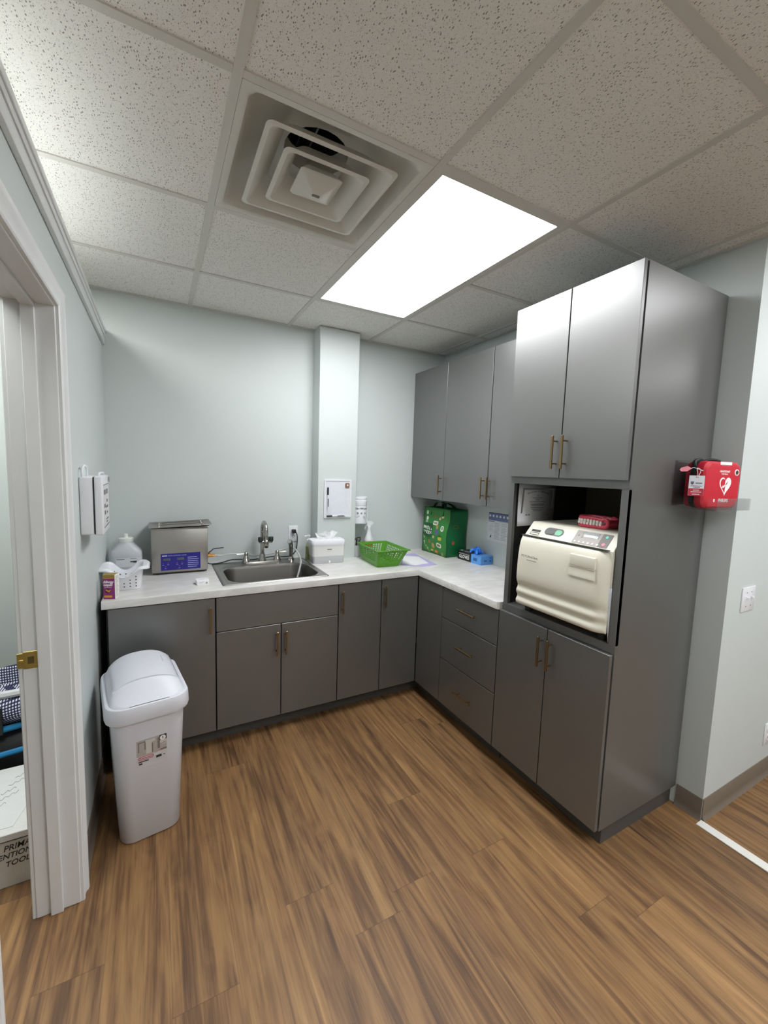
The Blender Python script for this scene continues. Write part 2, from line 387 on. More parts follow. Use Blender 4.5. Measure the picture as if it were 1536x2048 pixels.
# baseboards
bbm = pmat('taupe_cove_base', '766b60', .45)
def base_strip(mb, p0, p1, nrm, h=.1):
    nrm = Vector(nrm); pr = [(0, 0), (.014, 0), (.012, .004), (.006, .012), (.004, .03), (.004, h-.004), (.002, h), (0, h)]
    rings = []
    for p in (p0, p1): rings.append([Vector((p[0], p[1], z))+nrm*t for t, z in pr])
    mb.loft(rings)
b1 = MB(); base_strip(b1, (W, -1.994), (W, -2.1), (-1, 0, 0)); struct('baseboard_right', b1, bbm)
b2 = MB(); base_strip(b2, (W+.002, -2.1), (XR, -2.1), (0, -1, 0)); struct('baseboard_hall', b2, bbm)
b3 = MB(); base_strip(b3, (XL, YD0+.064), (XL, -.02), (1, 0, 0)); struct('baseboard_left', b3, bbm)
struct('trim_3', MB().box((2.717, -3.9, 0), (2.762, -2.103, .005), .001, 1), pmat('white_strip', 'e9e7e2', .5))

# ================================================================ CEILING FIXTURES
def panel(name, label, i, j, n=2, group='ceiling light panels', em=None):
    a, b, c, d = gx(i)+.012, gx(i+1)-.012, gy(j)+.012, gy(j+n)-.012
    t = thing(name, label, 'ceiling light', ((a+b)/2, (c+d)/2, H), group=group)
    f = MB(); fw = .020
    for lo, hi in (((a, c), (b, c+fw)), ((a, d-fw), (b, d)), ((a, c+fw), (a+fw, d-fw)), ((b-fw, c+fw), (b, d-fw))):
        f.box((lo[0], lo[1], H), (hi[0], hi[1], H+.03))
    f.box((a, c, H+.03), (b, d, H+.07)); obj('frame', f, grid_m, t)
    obj('diffuser', MB().box((a+fw, c+fw, H+.003), (b-fw, d-fw, H+.008)), em or emitter, t)
    return t
panel('ceiling_light', 'bright rectangular ceiling light panel beside the air vent', 1, 0)
panel('ceiling_light', 'ceiling light panel in the storeroom behind the door frame', -2, 0, em=store_emitter)
panel('ceiling_light', 'ceiling light panel in the hallway nearest the tall cabinet', 3, -3, em=hall_emitter)
panel('ceiling_light', 'ceiling light panel farther down the hallway', 6, -3, em=hall_emitter)
panel('ceiling_light', 'added unseen fill light panel in the near room toward the hallway', 4, -5, em=near_fill_emitter)  # assumed panel, added to bounce more light onto the ceiling
panel('ceiling_light', 'added unseen fill light panel in the near room behind the viewer', 1, -4, em=near_fill_emitter)  # assumed panel overhead, added to brighten the room from out of view
vent_m = pmat('vent_paint', 'd6d4cc', .45, var=.07, scale=14)
VX, VY = gx(0)+S/2, gy(0)+S/2
vt = thing('ceiling_vent', 'square off white ceiling air diffuser with nested rings', 'air vent', (VX, VY, H))
def sq(hw, z, r): return [(VX+x, VY+y, H+z) for x, y in rrect(2*hw, 2*hw, r, 5)]
pn = MB(); pn.loft([sq(.292, 0, .003), sq(.275, 0, .01), sq(.268, .004, .03), sq(.262, .02, .05), sq(.245, .05, .06), sq(.20, .080, .08), sq(.14, .100, .10), sq(.108, .110, .107), sq(.105, .17, .104)], cap0=False, cap1=False)
obj('pan', pn, vent_m, vt)
obj('duct', MB().loft([sq(.105, .1701, .104), sq(.105, .45, .104)], cap0=False), pmat('dark_duct', '1d1f24', .6), vt)
def vring(h0, h1, z0, z1, name):
    m_ = MB(); m_.loft([sq(h0-.004, z0+.004, .02), sq(h0, z0, .02), sq(h0-.014, z0-.003, .018), sq(h0-.028, z0+.008, .016), sq(h1, z1, .03), sq(h1+.004, z1+.001, .03), sq(h0-.018, z0+.014, .02)], loop=True)
    obj(name, m_, vent_m, vt)
vring(.212, .138, -.004, .060, 'outer_ring'); vring(.143, .080, -.006, .056, 'middle_ring')
cc = MB(); cc.loft([sq(.050, .03, .012), sq(.072, .002, .01), sq(.069, -.003, .01), sq(.020, -.027, .004)])
centre = obj('centre_cone', cc, vent_m, vt)
obj('screw_slot', MB().box((VX-.013, VY-.005, H-.0285), (VX+.013, VY+.005, H-.0271), .002, 1), pmat('slot_shadow', '7b776e', .6), centre)
vs = MB(); vs.box((VX-.003, VY-.10, H+.175), (VX+.003, VY+.10, H+.20)); vs.box((VX-.045, VY-.10, H+.175), (VX-.041, VY+.10, H+.20))
obj('damper_blades', vs, pmat('damper', '55585e', .4, .6), vt)

# ================================================================ CABINETS
def pull(mb, axis, c, out, L=.140):
    """bar pull: bar centre c, bar along axis, out = unit vector pointing away from the door"""
    c = Vector(c); ax = Vector(axis); o = Vector(out); h = .0048
    sd = ax.cross(o)
    e = ax*(L/2)+o*h*.9+sd*h
    lo = Vector([min(p, q) for p, q in zip(c-e, c+e)]); hi = Vector([max(p, q) for p, q in zip(c-e, c+e)])
    mb.box(lo, hi, .0012, 1)
    for k in (-.048, .048): mb.cyl(c+ax*k-o*.0305, c+ax*k-o*.003, .0038, 10)
def fpanel(name, t, side, a, b, z0, z1, hinge=None):
    """door or drawer front; side 'B' = back run (faces -y, a,b are x), 'R' = right run (faces -x, a,b are y, a>b)"""
    g = .0023
    m_ = MB()
    if side == 'B': m_.box((a+g, FY, z0+g), (b-g, FY+.018, z1-g), .0012, 1)
    else: m_.box((FX, b+g, z0+g), (FX+.018, a-g, z1-g), .0012, 1)
    return obj(name, m_, cab, t)
def handle(parent, side, p, z, horiz=False, L=.140, face=None):
    m_ = MB()
    if side == 'B': pull(m_, (0, 0, 1), (p, FY-.031, z), (0, -1, 0), L)
    else:
        fx = FX if face is None else face
        pull(m_, (0, 1, 0) if horiz else (0, 0, 1), (fx-.031, p, z), (-1, 0, 0), L)
    return obj('handle', m_, brass, parent)
def carcass(t, x0, x1, y0, y1, z0, z1, open_top=True, face=None):
    m_ = MB(); k = .016
    m_.box((x0, y0, z0), (x0+k, y1, z1)); m_.box((x1-k, y0, z0), (x1, y1, z1))
    m_.box((x0+k, y0, z0), (x1-k, y1, z0+k)); m_.box((x0+k, y1-.008, z0+k), (x1-k, y1, z1))
    if not open_top: m_.box((x0+k, y0, z1-k), (x1-k, y1-.008, z1))
    return obj('carcass', m_, cab_shade, t)
CY = FY+.021; YB = -.012
def toe(t, lo, hi): obj('toe_kick', MB().box(lo, hi), toe_m, t)
# left base cabinet
t = thing('base_cabinet', 'grey base cabinet with one wide door behind the white bin', 'cabinet', (.66, -.3, 0))
carcass(t, .415, .8955, CY, YB, ZB, ZT); d = fpanel('door', t, 'B', .421, .8955, ZB, ZT); handle(d, 'B', .868, .722)
toe(t, (.417, CY+.055, 0), (.8955, CY+.07, ZB-.001))
# sink base
t = thing('sink_cabinet', 'grey sink base cabinet with false drawer front and two doors', 'cabinet', (1.243, -.3, 0))
carcass(t, .8975, 1.589, CY, YB, ZB, ZT-.19 if False else ZT); fpanel('drawer_front', t, 'B', .897, 1.5895, .641, ZT)
d = fpanel('door', t, 'B', .897, 1.243, ZB, .641); handle(d, 'B', 1.216, .534)
d = fpanel('door', t, 'B', 1.243, 1.5895, ZB, .641); handle(d, 'B', 1.267, .532)
toe(t, (.8965, CY+.055, 0), (1.5895, CY+.07, ZB-.001))
# narrow cabinet
t = thing('base_cabinet', 'narrow grey base cabinet right of the sink cabinet', 'cabinet', (1.737, -.3, 0))
carcass(t, 1.591, 1.883, CY, -.14, ZB, ZT); d = fpanel('door', t, 'B', 1.5905, 1.884, ZB, ZT); handle(d, 'B', 1.612, .722)
toe(t, (1.5905, CY+.055, 0), (1.884, CY+.07, ZB-.001))
# corner cabinet, folding door of two leaves
t = thing('corner_cabinet', 'grey corner base cabinet with a two leaf folding door', 'cabinet', (2.3, -.3, 0))
cb = MB(); k = .016
cb.box((1.885, CY, ZB), (1.885+k, -.14, ZT)); cb.box((1.93, YB-.01, ZB), (W-.012, YB, ZT)); cb.box((W-.022, -.913, ZB), (W-.012, YB-.01, ZT))
cb.box((FX+.021, -.913, ZB), (W-.022, -.913+k, ZT)); cb.box((1.885+k, CY, ZB), (W-.022, -.14, ZB+k)); cb.box((FX+.021, -.913+k, ZB), (W-.022, CY, ZB+k))
obj('carcass', cb, cab_shade, t)
d = fpanel('door_leaf', t, 'B', 1.885, FX-.001, ZB, ZT); handle(d, 'B', 1.903, .724)
fpanel('door_leaf', t, 'R', FY-.001, -.914, ZB, ZT)
tk = MB(); tk.box((1.885, CY+.055, 0), (FX+.08, CY+.07, ZB-.001)); tk.box((FX+.065, -.914, 0), (FX+.08, CY+.055, ZB-.001)); obj('toe_kick', tk, toe_m, t)
# drawer base
t = thing('drawer_cabinet', 'grey base cabinet of three drawers beside the corner', 'cabinet', (2.45, -1.153, 0))
m_ = MB(); x0 = FX+.021
m_.box((x0, -1.391, ZB), (W-.012, -1.391+k, ZT)); m_.box((x0, -.915-k, ZB), (W-.012, -.915, ZT)); m_.box((x0, -1.375, ZB), (W-.012, -.931, ZB+k)); m_.box((W-.022, -1.375, ZB+k), (W-.012, -.931, ZT)); obj('carcass', m_, cab_shade, t)
for z0, z1 in ((.638, ZT), (.379, .638), (ZB, .379)):
    d = fpanel('drawer', t, 'R', -.9145, -1.3915, z0, z1); handle(d, 'R', -1.162, {(.638): .742, (.379): .518}.get(z0, .243), True, .15)
toe(t, (FX+.065, -1.3915, 0), (FX+.08, -.9145, ZB-.001))
# tall cabinet with open niche
t = thing('tall_cabinet', 'tall grey cabinet with four doors and an open middle niche', 'cabinet', (2.46, -1.69, 0))
x0 = FX+.023; xb = W-.008; m_ = MB(); zt = 2.294
m_.box((x0, YE, ZB), (xb, YE+.019, zt)); m_.box((x0, YT-.022, ZB), (xb, YT-.003, zt))
for z0, z1 in ((ZB, ZB+.018), (.853, .873), (1.481, 1.50), (zt-.018, zt)): m_.box((x0, YE+.019, z0), (xb-.008, YT-.022, z1))
m_.box((xb-.008, YE+.019, ZB), (xb, YT-.022, zt))
# face frame around the niche
m_.box((x0-.001, YE, .830), (x0+.018, YT-.003, .8725), .0006, 1); m_.box((x0-.001, YE, 1.480), (x0+.018, YT-.003, 1.522), .0006, 1)
m_.box((x0-.001, YE, .8725), (x0+.018, -1.9625, 1.480), .0006, 1); m_.box((x0-.001, -1.4215, .8725), (x0+.018, YT-.003, 1.480), .0006, 1)
obj('carcass', m_, cab, t)
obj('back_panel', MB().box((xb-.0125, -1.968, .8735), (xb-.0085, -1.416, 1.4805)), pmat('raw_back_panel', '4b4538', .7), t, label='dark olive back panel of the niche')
obj('niche_shade', MB().box((x0+.02, -1.4175, .8735), (xb-.013, -1.4145, 1.4805)), pmat('black_shade', '121110', .8), t, label='black sheet standing for shade on the niche side')  # thin black sheet paints the unlit side of the niche
ym = -1.6935
for a, b, h in ((YT-.001, ym, -1.673), (ym, YE+.001, -1.722)):
    d = fpanel('door', t, 'R', a, b, 1.5116, 2.2985); handle(d, 'R', h, 1.623)
    d = fpanel('door', t, 'R', a, b, ZB, .840); handle(d, 'R', h+(0.001 if h > -1.7 else -.001), .732)
tk = MB(); tk.box((FX+.072, -1.972, 0), (xb, -1.957, ZB-.001)); tk.box((FX+.072, -1.957, 0), (FX+.087, YT-.003, ZB-.001)); obj('toe_kick', tk, toe_m, t)
# upper cabinets
UX = 2.478; UZ0 = 1.316; UZ1 = 2.303
def upper(label, y0, y1, doors):
    t = thing('wall_cabinet', label, 'cabinet', (2.62, (y0+y1)/2, UZ0)); m_ = MB(); k = .016; xa = UX+.021; xb = W-.002
    m_.box((xa, y1, UZ0), (xb, y1+k, UZ1)); m_.box((xa, y0-k, UZ0), (xb, y0, UZ1))
    m_.box((xa, y1+k, UZ0), (xb, y0-k, UZ0+k)); m_.box((xa, y1+k, UZ1-k), (xb, y0-k, UZ1)); m_.box((xb-.008, y1+k, UZ0+k), (xb, y0-k, UZ1-k))
    obj('carcass', m_, cab, t)
    for a, b, h in doors:
        d = obj('door', MB().box((UX, b+.0016, UZ0), (UX+.018, a-.0016, UZ1), .0012, 1), cab, t)
        handle(d, 'R', h, 1.430, face=UX-.004)
upper('grey wall cabinet with one door against the back wall', -.003, -.4415, [(-.003, -.4415, -.424)])
upper('grey wall cabinet with two doors next to the tall cabinet', -.4425, -1.3905, [(-.4425, -.905, -.882), (-.909, -1.3905, -.934)])

# ================================================================ COUNTERTOP
ct = MB(); cfx = FX-.008; cfy = FY-.006; g = .0007; zc0 = ZC-.038
hole = rrect(.566, .50, .09, 6, 1.245, -.318)
dgx, dgy = W-.003, cfy+(W-.003-cfx)
left = [(.399, cfy), (cfx-g, cfy), (dgx-g, dgy+g), (dgx, -.001), (1.9231, -.001), (1.9231, -.135), (1.6265, -.135), (1.6265, -.001), (.399, -.001)]
ct.prism(left, .038, Matrix.Translation((0, 0, zc0)), [hole])
ct.prism([(cfx, cfy-g), (cfx, YT+.010), (cfx+.010, YT+.0006), (dgx, YT+.0006), (dgx, dgy-g*1.5)], .038, Matrix.Translation((0, 0, zc0)))
bmesh.ops.remove_doubles(ct.bm, verts=ct.bm.verts[:], dist=1e-5)
ce = [e for e in ct.bm.edges if all(abs(v.co.z-ZC) < 1e-5 for v in e.verts) and len(e.link_faces) == 2 and any(abs(f.normal.z) < .5 for f in e.link_faces) and (all(abs(v.co.y-cfy) < 2e-3 for v in e.verts) or all(abs(v.co.x-cfx) < 2e-3 for v in e.verts))]
bmesh.ops.bevel(ct.bm, geom=ce, offset=.004, segments=2, affect='EDGES', profile=.5)
c_ = obj('countertop', ct, marble_m); tag(c_, 'pale grey marbled laminate worktop, L shaped, with a mitred seam', 'countertop')

# ================================================================ SINK
t = thing('sink', 'stainless steel drop in sink with one rounded bowl', 'sink', (1.245, -.31, ZC))
def rr3(w, h, r, cx, cy, z): return [(x, y, z) for x, y in rrect(w, h, r, 8, cx, cy)]
sb = MB(); cx, cy = 1.245, -.308
bx, by, bw, bh = 1.247, -.372, .530, .376
sb.loft([rr3(.612, .556, .012, cx, cy, ZC+.0005), rr3(.610, .554, .012, cx, cy, ZC+.003), rr3(.602, .546, .012, cx, cy, ZC+.0062), rr3(.578, .522, .012, cx, cy, ZC+.0062), rr3(.566, .510, .014, cx, cy, ZC+.0042),
         rr3(bw+.028, bh+.028, .105, bx, by, ZC+.0042), rr3(bw+.016, bh+.016, .10, bx, by, ZC+.0065), rr3(bw+.002, bh+.002, .098, bx, by, ZC+.004)], cap0=False, cap1=False)
obj('rim', sb, brushed('sink_rim_steel', 'aaa8a4', .3, (400, 10, 10)), t, sharp=50)
sb = MB(); sb.loft([rr3(bw+.002, bh+.002, .098, bx, by, ZC+.004), rr3(bw-.012, bh-.012, .094, bx, by, ZC-.012),
         rr3(bw-.03, bh-.03, .088, bx, by, ZC-.13), rr3(bw-.05, bh-.05, .08, bx, by, ZC-.155), rr3(bw-.10, bh-.10, .06, bx, by, ZC-.168), rr3(.10, .10, .05, bx, by, ZC-.172)], cap0=False)
obj('bowl', sb, shaded_steel, t, sharp=50)
dr = MB(); dr.lathe([(.056, 0), (.054, .004), (.044, .004), (.040, -.002), (.008, -.002)], (bx, by, ZC-.170)); obj('drain', dr, chrome, t)

# ================================================================ FAUCET
zd = ZC+.0048
t = thing('faucet', 'chrome gooseneck kitchen faucet with two lever handles', 'faucet', (1.256, -.085, zd))
obj('base_plate', MB().prism(rrect(.262, .048, .023, 6, 1.253, -.088), .011, Matrix.Translation((0, 0, zd))), chrome, t)
spm = MB(); spm.lathe([(.027, 0), (.026, .008), (.020, .03), (.0165, .045), (.0165, .05)], (1.256, -.085, zd+.011)); obj('spout_base', spm, chrome, t)
sp2 = MB(); ry = .0575
pts = [(1.256, -.085, zd+.055), (1.256, -.085, 1.02), (1.256, -.085, 1.085)]+[(1.256, -.085-ry+ry*math.cos(a), 1.095+ry*math.sin(a)*1.05) for a in [R(q) for q in (0, 30, 60, 90, 120, 150, 180)]]+[(1.256, -.2, 1.065), (1.256, -.2, 1.045)]
sp2.tube(pts, .0125, 14, sub=4); obj('spout', sp2, chrome, t)
ew = MB(); ew.sphere((1.256, -.203, 1.034), .0185); ew.cyl((1.222, -.2, 1.036), (1.284, -.2, 1.036), .008); ew.lathe([(.0145, 0), (.0155, -.018), (.012, -.034)], (1.256, -.205, 1.030)); ey = obj('eyewash_head', ew, chrome, t)
for xx in (1.220, 1.286):
    cpm = MB(); cpm.lathe([(.011, 0), (.016, .006), (.016, .028), (.014, .031)], (xx, -.2, 1.036)); obj('dust_cap', cpm, pmat('dark_green_rubber', '17211e', .5), ey)
    rg = MB(); rg.lathe([(.006, -.010), (.013, -.004), (.013, 0)], (xx, -.2, 1.036)); obj('nozzle', rg, chrome, ey)
for xx, dx in ((1.149, -1), (1.356, 1)):
    h_ = MB(); h_.lathe([(.027, 0), (.024, .012), (.016, .032), (.011, .044), (.011, .048)], (xx, -.088, zd+.009)); h_.sphere((xx, -.088, zd+.064), .0145)
    hb = obj('handle', h_, chrome, t)
    lv = MB(); lv.tube([(xx, -.088, zd+.064), (xx+dx*.025, -.09, zd+.066), (xx+dx*.062, -.094, zd+.066)], .005, 10, rs=[.004, .0052, .0065]); obj('lever', lv, chrome, hb)
t = thing('side_sprayer', 'grey pull out side sprayer standing right of the faucet', 'faucet', (1.455, -.078, zd))
q = MB(); q.lathe([(.024, 0), (.022, .008), (.014, .018), (.013, .022)], (1.455, -.078, zd)); obj('sprayer_base', q, chrome, t)
q = MB(); q.tube([(1.455, -.078, zd+.02), (1.455, -.078, zd+.06), (1.454, -.08, zd+.10), (1.448, -.092, zd+.125), (1.436, -.108, zd+.134)], .014, 12, rs=[.012, .014, .0155, .0165, .017]); sb_ = obj('sprayer_body', q, brushed('dark_nickel', '8f8b88', .3, (20, 20, 20)), t)
q = MB(); q.cyl((1.4362, -.1077, zd+.1340), (1.4335, -.1113, zd+.1358), .0135); obj('spray_face', q, pmat('spray_face', 'a9a9a9', .5), sb_)

# ================================================================ ULTRASONIC CLEANER, HOSE, CORD
t = thing('ultrasonic_cleaner', 'stainless ultrasonic cleaner tank with blue control panel by the wall', 'appliance', (.75, -.12, ZC))
cx0, cx1, cy0, cy1, cz0, cz1 = .600, .902, -.212, -.034, .884, 1.142
q = MB(); q.box((cx0, cy0, cz0), (cx1, cy1, cz1), .004, 2); obj('housing', q, steel, t)
q = MB(); q.box((cx0-.003, cy0-.004, cz1-.004), (cx1+.003, cy1+.003, cz1+.004), .002, 1); obj('rim', q, chrome, t)
for fx, fy in ((cx0+.03, cy0+.025), (cx1-.03, cy0+.025), (cx0+.03, cy1-.025), (cx1-.03, cy1-.025)):
    q = MB(); q.lathe([(.014, 0), (.016, .0125)], (fx, fy, ZC)); obj('foot', q, blackrub, t)
obj('base_plate', MB().box((cx0+.006, cy0+.006, cz0-.007), (cx1-.006, cy1-.006, cz0)), blackpl, t)
LM = Matrix.Translation((.757, -.122, 1.150)) @ Matrix.Rotation(R(-2.2), 4, 'Y') @ Matrix.Rotation(R(2), 4, 'X')
q = MB()
def lr(w, h, r, z): return [LM @ Vector((x, y, z)) for x, y in rrect(w, h, r, 4)]
q.loft([lr(.338, .206, .01, .010), lr(.336, .204, .01, .013), lr(.318, .186, .012, .009), lr(.27, .14, .012, .006), lr(.26, .13, .012, .004), lr(.316, .184, .012, .006)], cap0=False, loop=True)
lid = MB(); lid.loft([lr(.338, .206, .01, .010), lr(.337, .205, .01, .0125), lr(.316, .186, .014, .006), lr(.26, .13, .012, .0035), lr(.26, .13, .012, .001), lr(.316, .186, .014, .003)], cap0=False, cap1=True)
q.bm.free(); lo_ = obj('lid', lid, steel, t)
hd = MB()
for yy, zz in ((-.045, .016), (.0, .021)):
    hd.tube([LM @ Vector((x, yy, z)) for x, z in ((-.118, .004), (-.112, zz), (-.1, zz+.002), (.1, zz+.002), (.112, zz), (.118, .004))], .0042, 8, smooth=False)
obj('lid_handle', hd, chrome, lo_)
q = MB(); q.box((.648, cy0-.0022, .897), (.860, cy0-.0002, .997), .0006, 1)
cp = obj('control_panel', q, pmat('panel_blue', '1f1a80', .35), t)
Mf = lambda x, z, o=.0026: frame((x, cy0-o, z), (1, 0, 0), (0, 0, 1))
q = MB(); q.text('VEVOR', .0085, Mf(.667, .984), shear=.3, bold=.0004); obj('brand_lettering', q, white_ink, cp); q = MB(); q.text('DIGITAL ULTRASONIC CLEANER', .0075, Mf(.735, .984), sx=.9); obj('title_lettering', q, pmat('pale_blue_ink', 'b9bce8', .5), cp); q = MB()
for k, w_ in enumerate((.05, .06, .056, .06, .058, .05)): q.box((.790, cy0-.0028, .968-k*.0115), (.790+w_, cy0-.0024, .9705-k*.0115))
for bx_ in (.672, .745):
    for dx_, dz_ in ((-.012, .937), (.014, .938), (.0, .916)): q.box((bx_+dx_-.005, cy0-.0028, dz_-.008), (bx_+dx_+.005, cy0-.0024, dz_-.0065))
obj('panel_text', q, pmat('pale_blue_ink', 'b9bce8', .5), cp)
for bx_ in (.679, .752): obj('display', MB().box((bx_-.019, cy0-.0034, .955), (bx_+.019, cy0-.0023, .970), .0004, 1), pmat('dim_display', '4b5566', .2), cp)
for bx_ in (.672, .745):
    for dx_, dz_ in ((-.012, .940), (.014, .940), (.0, .920)):
        q = MB(); q.lathe([(.0038, 0), (.0032, .0008)], M=frame((bx_+dx_, cy0-.0023, dz_), (1, 0, 0), (0, 0, 1)), n=10); obj('button', q, pmat('button_purple', '7c3a78', .4), cp)
q = MB(); q.cyl((cx1-.001, -.12, .951), (.952, -.12, .951), .0095); q.cyl((.912, -.12, .951), (.922, -.12, .951), .0125, 6); q.cyl((.918, -.12, .955), (.918, -.12, .974), .006); vb = obj('drain_valve', q, pmat('valve_brass', 'd29a55', .25, 1), t, label='brass drain valve')
q = MB(); q.tube([(.918, -.12, .974), (.930, -.120, .980), (.945, -.121, .993), (.975, -.122, .996), (1.004, -.122, .997)], .0032, 8); obj('lever', q, pmat('navy_vinyl', '1e2450', .4), vb, label='navy blue valve lever')
q = MB(); q.tube([(.952, -.12, .951), (.99, -.115, .945), (1.05, -.06, .940), (1.13, -.04, .932), (1.21, -.032, .915), (1.285, -.035, .918), (1.34, -.045, .925), (1.40, -.035, .94), (1.452, -.034, .950), (1.490, -.05, .948), (1.505, -.10, .915), (1.500, -.165, .892), (1.484, -.215, .872), (1.450, -.26, .80), (1.40, -.31, .735), (1.35, -.34, .712)], .0062, 8)
tag(obj('drain_hose', q, hosem), 'clear plastic drain hose from brass valve into the sink bowl', 'hose')
t = thing('outlet', 'white wall outlet above the sink with a black plug in it', 'power outlet', (1.4915, 0, 1.049))
q = MB(); q.box((1.457, -.006, .992), (1.526, 0, 1.106), .0025, 2); obj('cover_plate', q, whitepl, t)
for zz in (1.07, 1.028):
    q = MB(); q.prism(rrect(.034, .029, .011, 5), .0018, frame((1.4915, -.006, zz), (1, 0, 0), (0, 0, 1))); s_ = obj('socket', q, whitepl, t)
    q = MB()
    for dx_ in (-.007, .007): q.box((1.4915+dx_-.001, -.0084, zz-.002), (1.4915+dx_+.001, -.0077, zz+.008))
    q.lathe([(.0025, 0), (.0025, .0006)], M=frame((1.4915, -.0078, zz-.008), (1, 0, 0), (0, 0, 1)), n=8); obj('slots', q, darkink, s_)
q = MB(); q.lathe([(.0025, 0), (.002, .001)], M=frame((1.4915, -.006, 1.049), (1, 0, 0), (0, 0, 1)), n=8); obj('screw', q, chrome, t)
t = thing('power_cord', 'black power cord running behind the faucet to the outlet', 'cord', (1.2, -.02, ZC))
q = MB(); q.tube([(.903, -.08, .905), (.93, -.06, .884), (1.0, -.04, .882), (1.06, -.03, .894), (1.12, -.028, .893), (1.2, -.026, .884), (1.28, -.025, .892), (1.36, -.022, .896), (1.42, -.020, .889), (1.470, -.022, .893), (1.506, -.026, .93), (1.514, -.03, .99), (1.512, -.032, 1.04), (1.503, -.031, 1.064)], .0036, 8); obj('cable', q, blackrub, t)
q = MB(); q.box((1.477, -.034, 1.056), (1.506, -.0085, 1.083), .006, 3); obj('plug', q, blackpl, t)

# ================================================================ SMALL WHITE BOX
q = thing('small_box', 'small white cardboard box lying open left of the sink', 'box', (.845, -.485, ZC), R(4))
m_ = MB(); m_.box((-.030, -.033, 0), (.030, .033, .023), .0008, 1); bo = obj('carton', m_, whitepaper, q, local=True)
m_ = MB(); m_.prism([(-.028, -.02), (.03, -.02), (.03, .03), (-.028, .03)], .0008, Matrix.Translation((.004, 0, .0232)) @ Matrix.Rotation(R(3), 4, 'Z')); obj('flap', m_, whitepaper, q, local=True)
m_ = MB(); m_.box((.014, -.0337, .006), (.023, -.033, .015)); m_.box((-.02, -.0336, .013), (.0, -.033, .0145)); m_.box((-.015, -.002, .0241), (.012, .002, .0245)); obj('print', m_, greyink, bo, local=True)

# ================================================================ JUG, WHITE BASKET, MEDICINE BOX
t = thing('jug', 'large grey plastic jug with white screw cap in the corner', 'jug', (.474, -.155, ZC))
def jr(w, d, r, z): return [(.474+x, -.155+y, z) for x, y in rrect(w, d, r, 5)]
q = MB(); q.loft([jr(.150, .10, .025, ZC), jr(.160, .112, .028, ZC+.006), jr(.162, .114, .028, .99), jr(.162, .114, .03, 1.010), jr(.150, .108, .035, 1.026), jr(.086, .082, .038, 1.060), jr(.074, .074, .0365, 1.068), jr(.070, .070, .034, 1.074)]); obj('bottle', q, pmat('grey_hdpe', 'b9bdc2', .4), t)
q = MB(); q.lathe([(.0375, 0), (.038, .003), (.038, .019), (.035, .022), (.014, .022), (.012, .024), (.0115, .042), (.009, .044)], (.474, -.155, 1.0725), n=28); obj('cap', q, pmat('cap_white', 'd8dbd6', .4), t)
q = MB(); q.box((.428, -.2128, .935), (.552, -.2121, .985)); lb = obj('paper_label', q, pmat('label_grey', 'cfd2d6', .6), t)
q = MB(); q.box((.430, -.2134, .978), (.470, -.2129, .981)); q.box((.496, -.2134, .979), (.528, -.2129, .981)); q.box((.496, -.2134, .962), (.528, -.2129, .968)); q.prism([(0, 0), (.012, .002), (.02, .007), (.032, .010), (.03, 0)], .0005, frame((.496, -.2134, .957), (1, 0, 0), (0, 0, 1))); obj('label_print', q, darkink, lb)
# white basket: flared, dipped front and back, round holes
def bskt():
    t = thing('storage_basket', 'white plastic storage basket with round holes and dipped sides', 'basket', (.482, -.415, ZC))
    m_ = MB(); nx, nz = 34, 12
    cx_, cy_ = .482, -.415
    def wallpt(u, v):     # u around 0..1, v up 0..1
        w0, d0, w1, d1 = .145, .125, .172, .165
        w_, d_ = w0+(w1-w0)*v, d0+(d1-d0)*v
        pts = per(w_, d_, .03); return pts[int(u) % len(pts)]
    def per(w_, d_, r_): return rrect(w_, d_, r_, 4)
    def dense(w_, d_):
        base = per(w_, d_, .03); out = []
        for i in range(len(base)):
            a = Vector(base[i]); b = Vector(base[(i+1) % len(base)]); n_ = 14 if (b-a).length > .05 else 1
            for k in range(n_): out.append(tuple(a+(b-a)*k/n_))
        return out
    hi = lambda x: .118-.048*max(0, math.cos(min(1, abs(x)/.062)*math.pi/2))**1.0
    rows = []
    ref = dense(.172, .165)
    for k in range(nz+1):
        f = k/nz; row = []
        for i, (x, y) in enumerate(dense(.145+.027*f, .125+.04*f)):
            top = hi(ref[i][0]) if abs(ref[i][1]) > .05 else .118
            row.append((cx_+x, cy_+y, ZC+.001+top*f))
        rows.append(row)
    def lip(row, off, dz):
        out = []
        for i, (x, y, z) in enumerate(row):
            dx, dy = x-cx_, y-cy_; l_ = math.hypot(dx, dy) or 1
            e = abs(dx)/.086; o_ = off*(.3+1.0*e*e)
            out.append((x+o_*(1 if dx > 0 else -1)*(e**2), y+o_*dy/l_, z+dz*e))
        return out
    rows += [lip(rows[-1], .010, .004), lip(rows[-1], .017, -.004), lip(rows[-1], .021, -.012)]
    m_.loft(rows, cap0=True, cap1=False)
    bo_ = obj('shell', m_, whitepl, t, sharp=60)
    md = bo_.modifiers.new('thick', 'SOLIDIFY'); md.thickness = .002; md.offset = 1
    for yy, o_, z0 in ((cy_-.063, -1, 0), (cy_+.064, 1, 0)):
        h_ = MB()
        for c in range(-2, 3):
            for r_ in range(4):
                zz = ZC+.02+r_*.017; f = (zz-ZC)/.118
                if zz-ZC > hi(c*.026)-.014: continue
                yf = cy_+o_*(.125+.04*f)/2
                ins = 1 if o_ > 0 else 0
                h_.lathe([(.0032, 0), (.0032, .0012)], M=frame((cx_+c*.026, yf+(-.0008 if o_ > 0 else -.0034), zz), (1, 0, 0), (0, 0, 1)), n=10)
        obj('holes', h_, pmat('hole_shadow_grey', '3c3f42', .8), t)
bskt()
mb_ = thing('medicine_box', 'purple and white medicine carton standing at the worktop edge', 'box', (.436, -.592, ZC), R(-22))
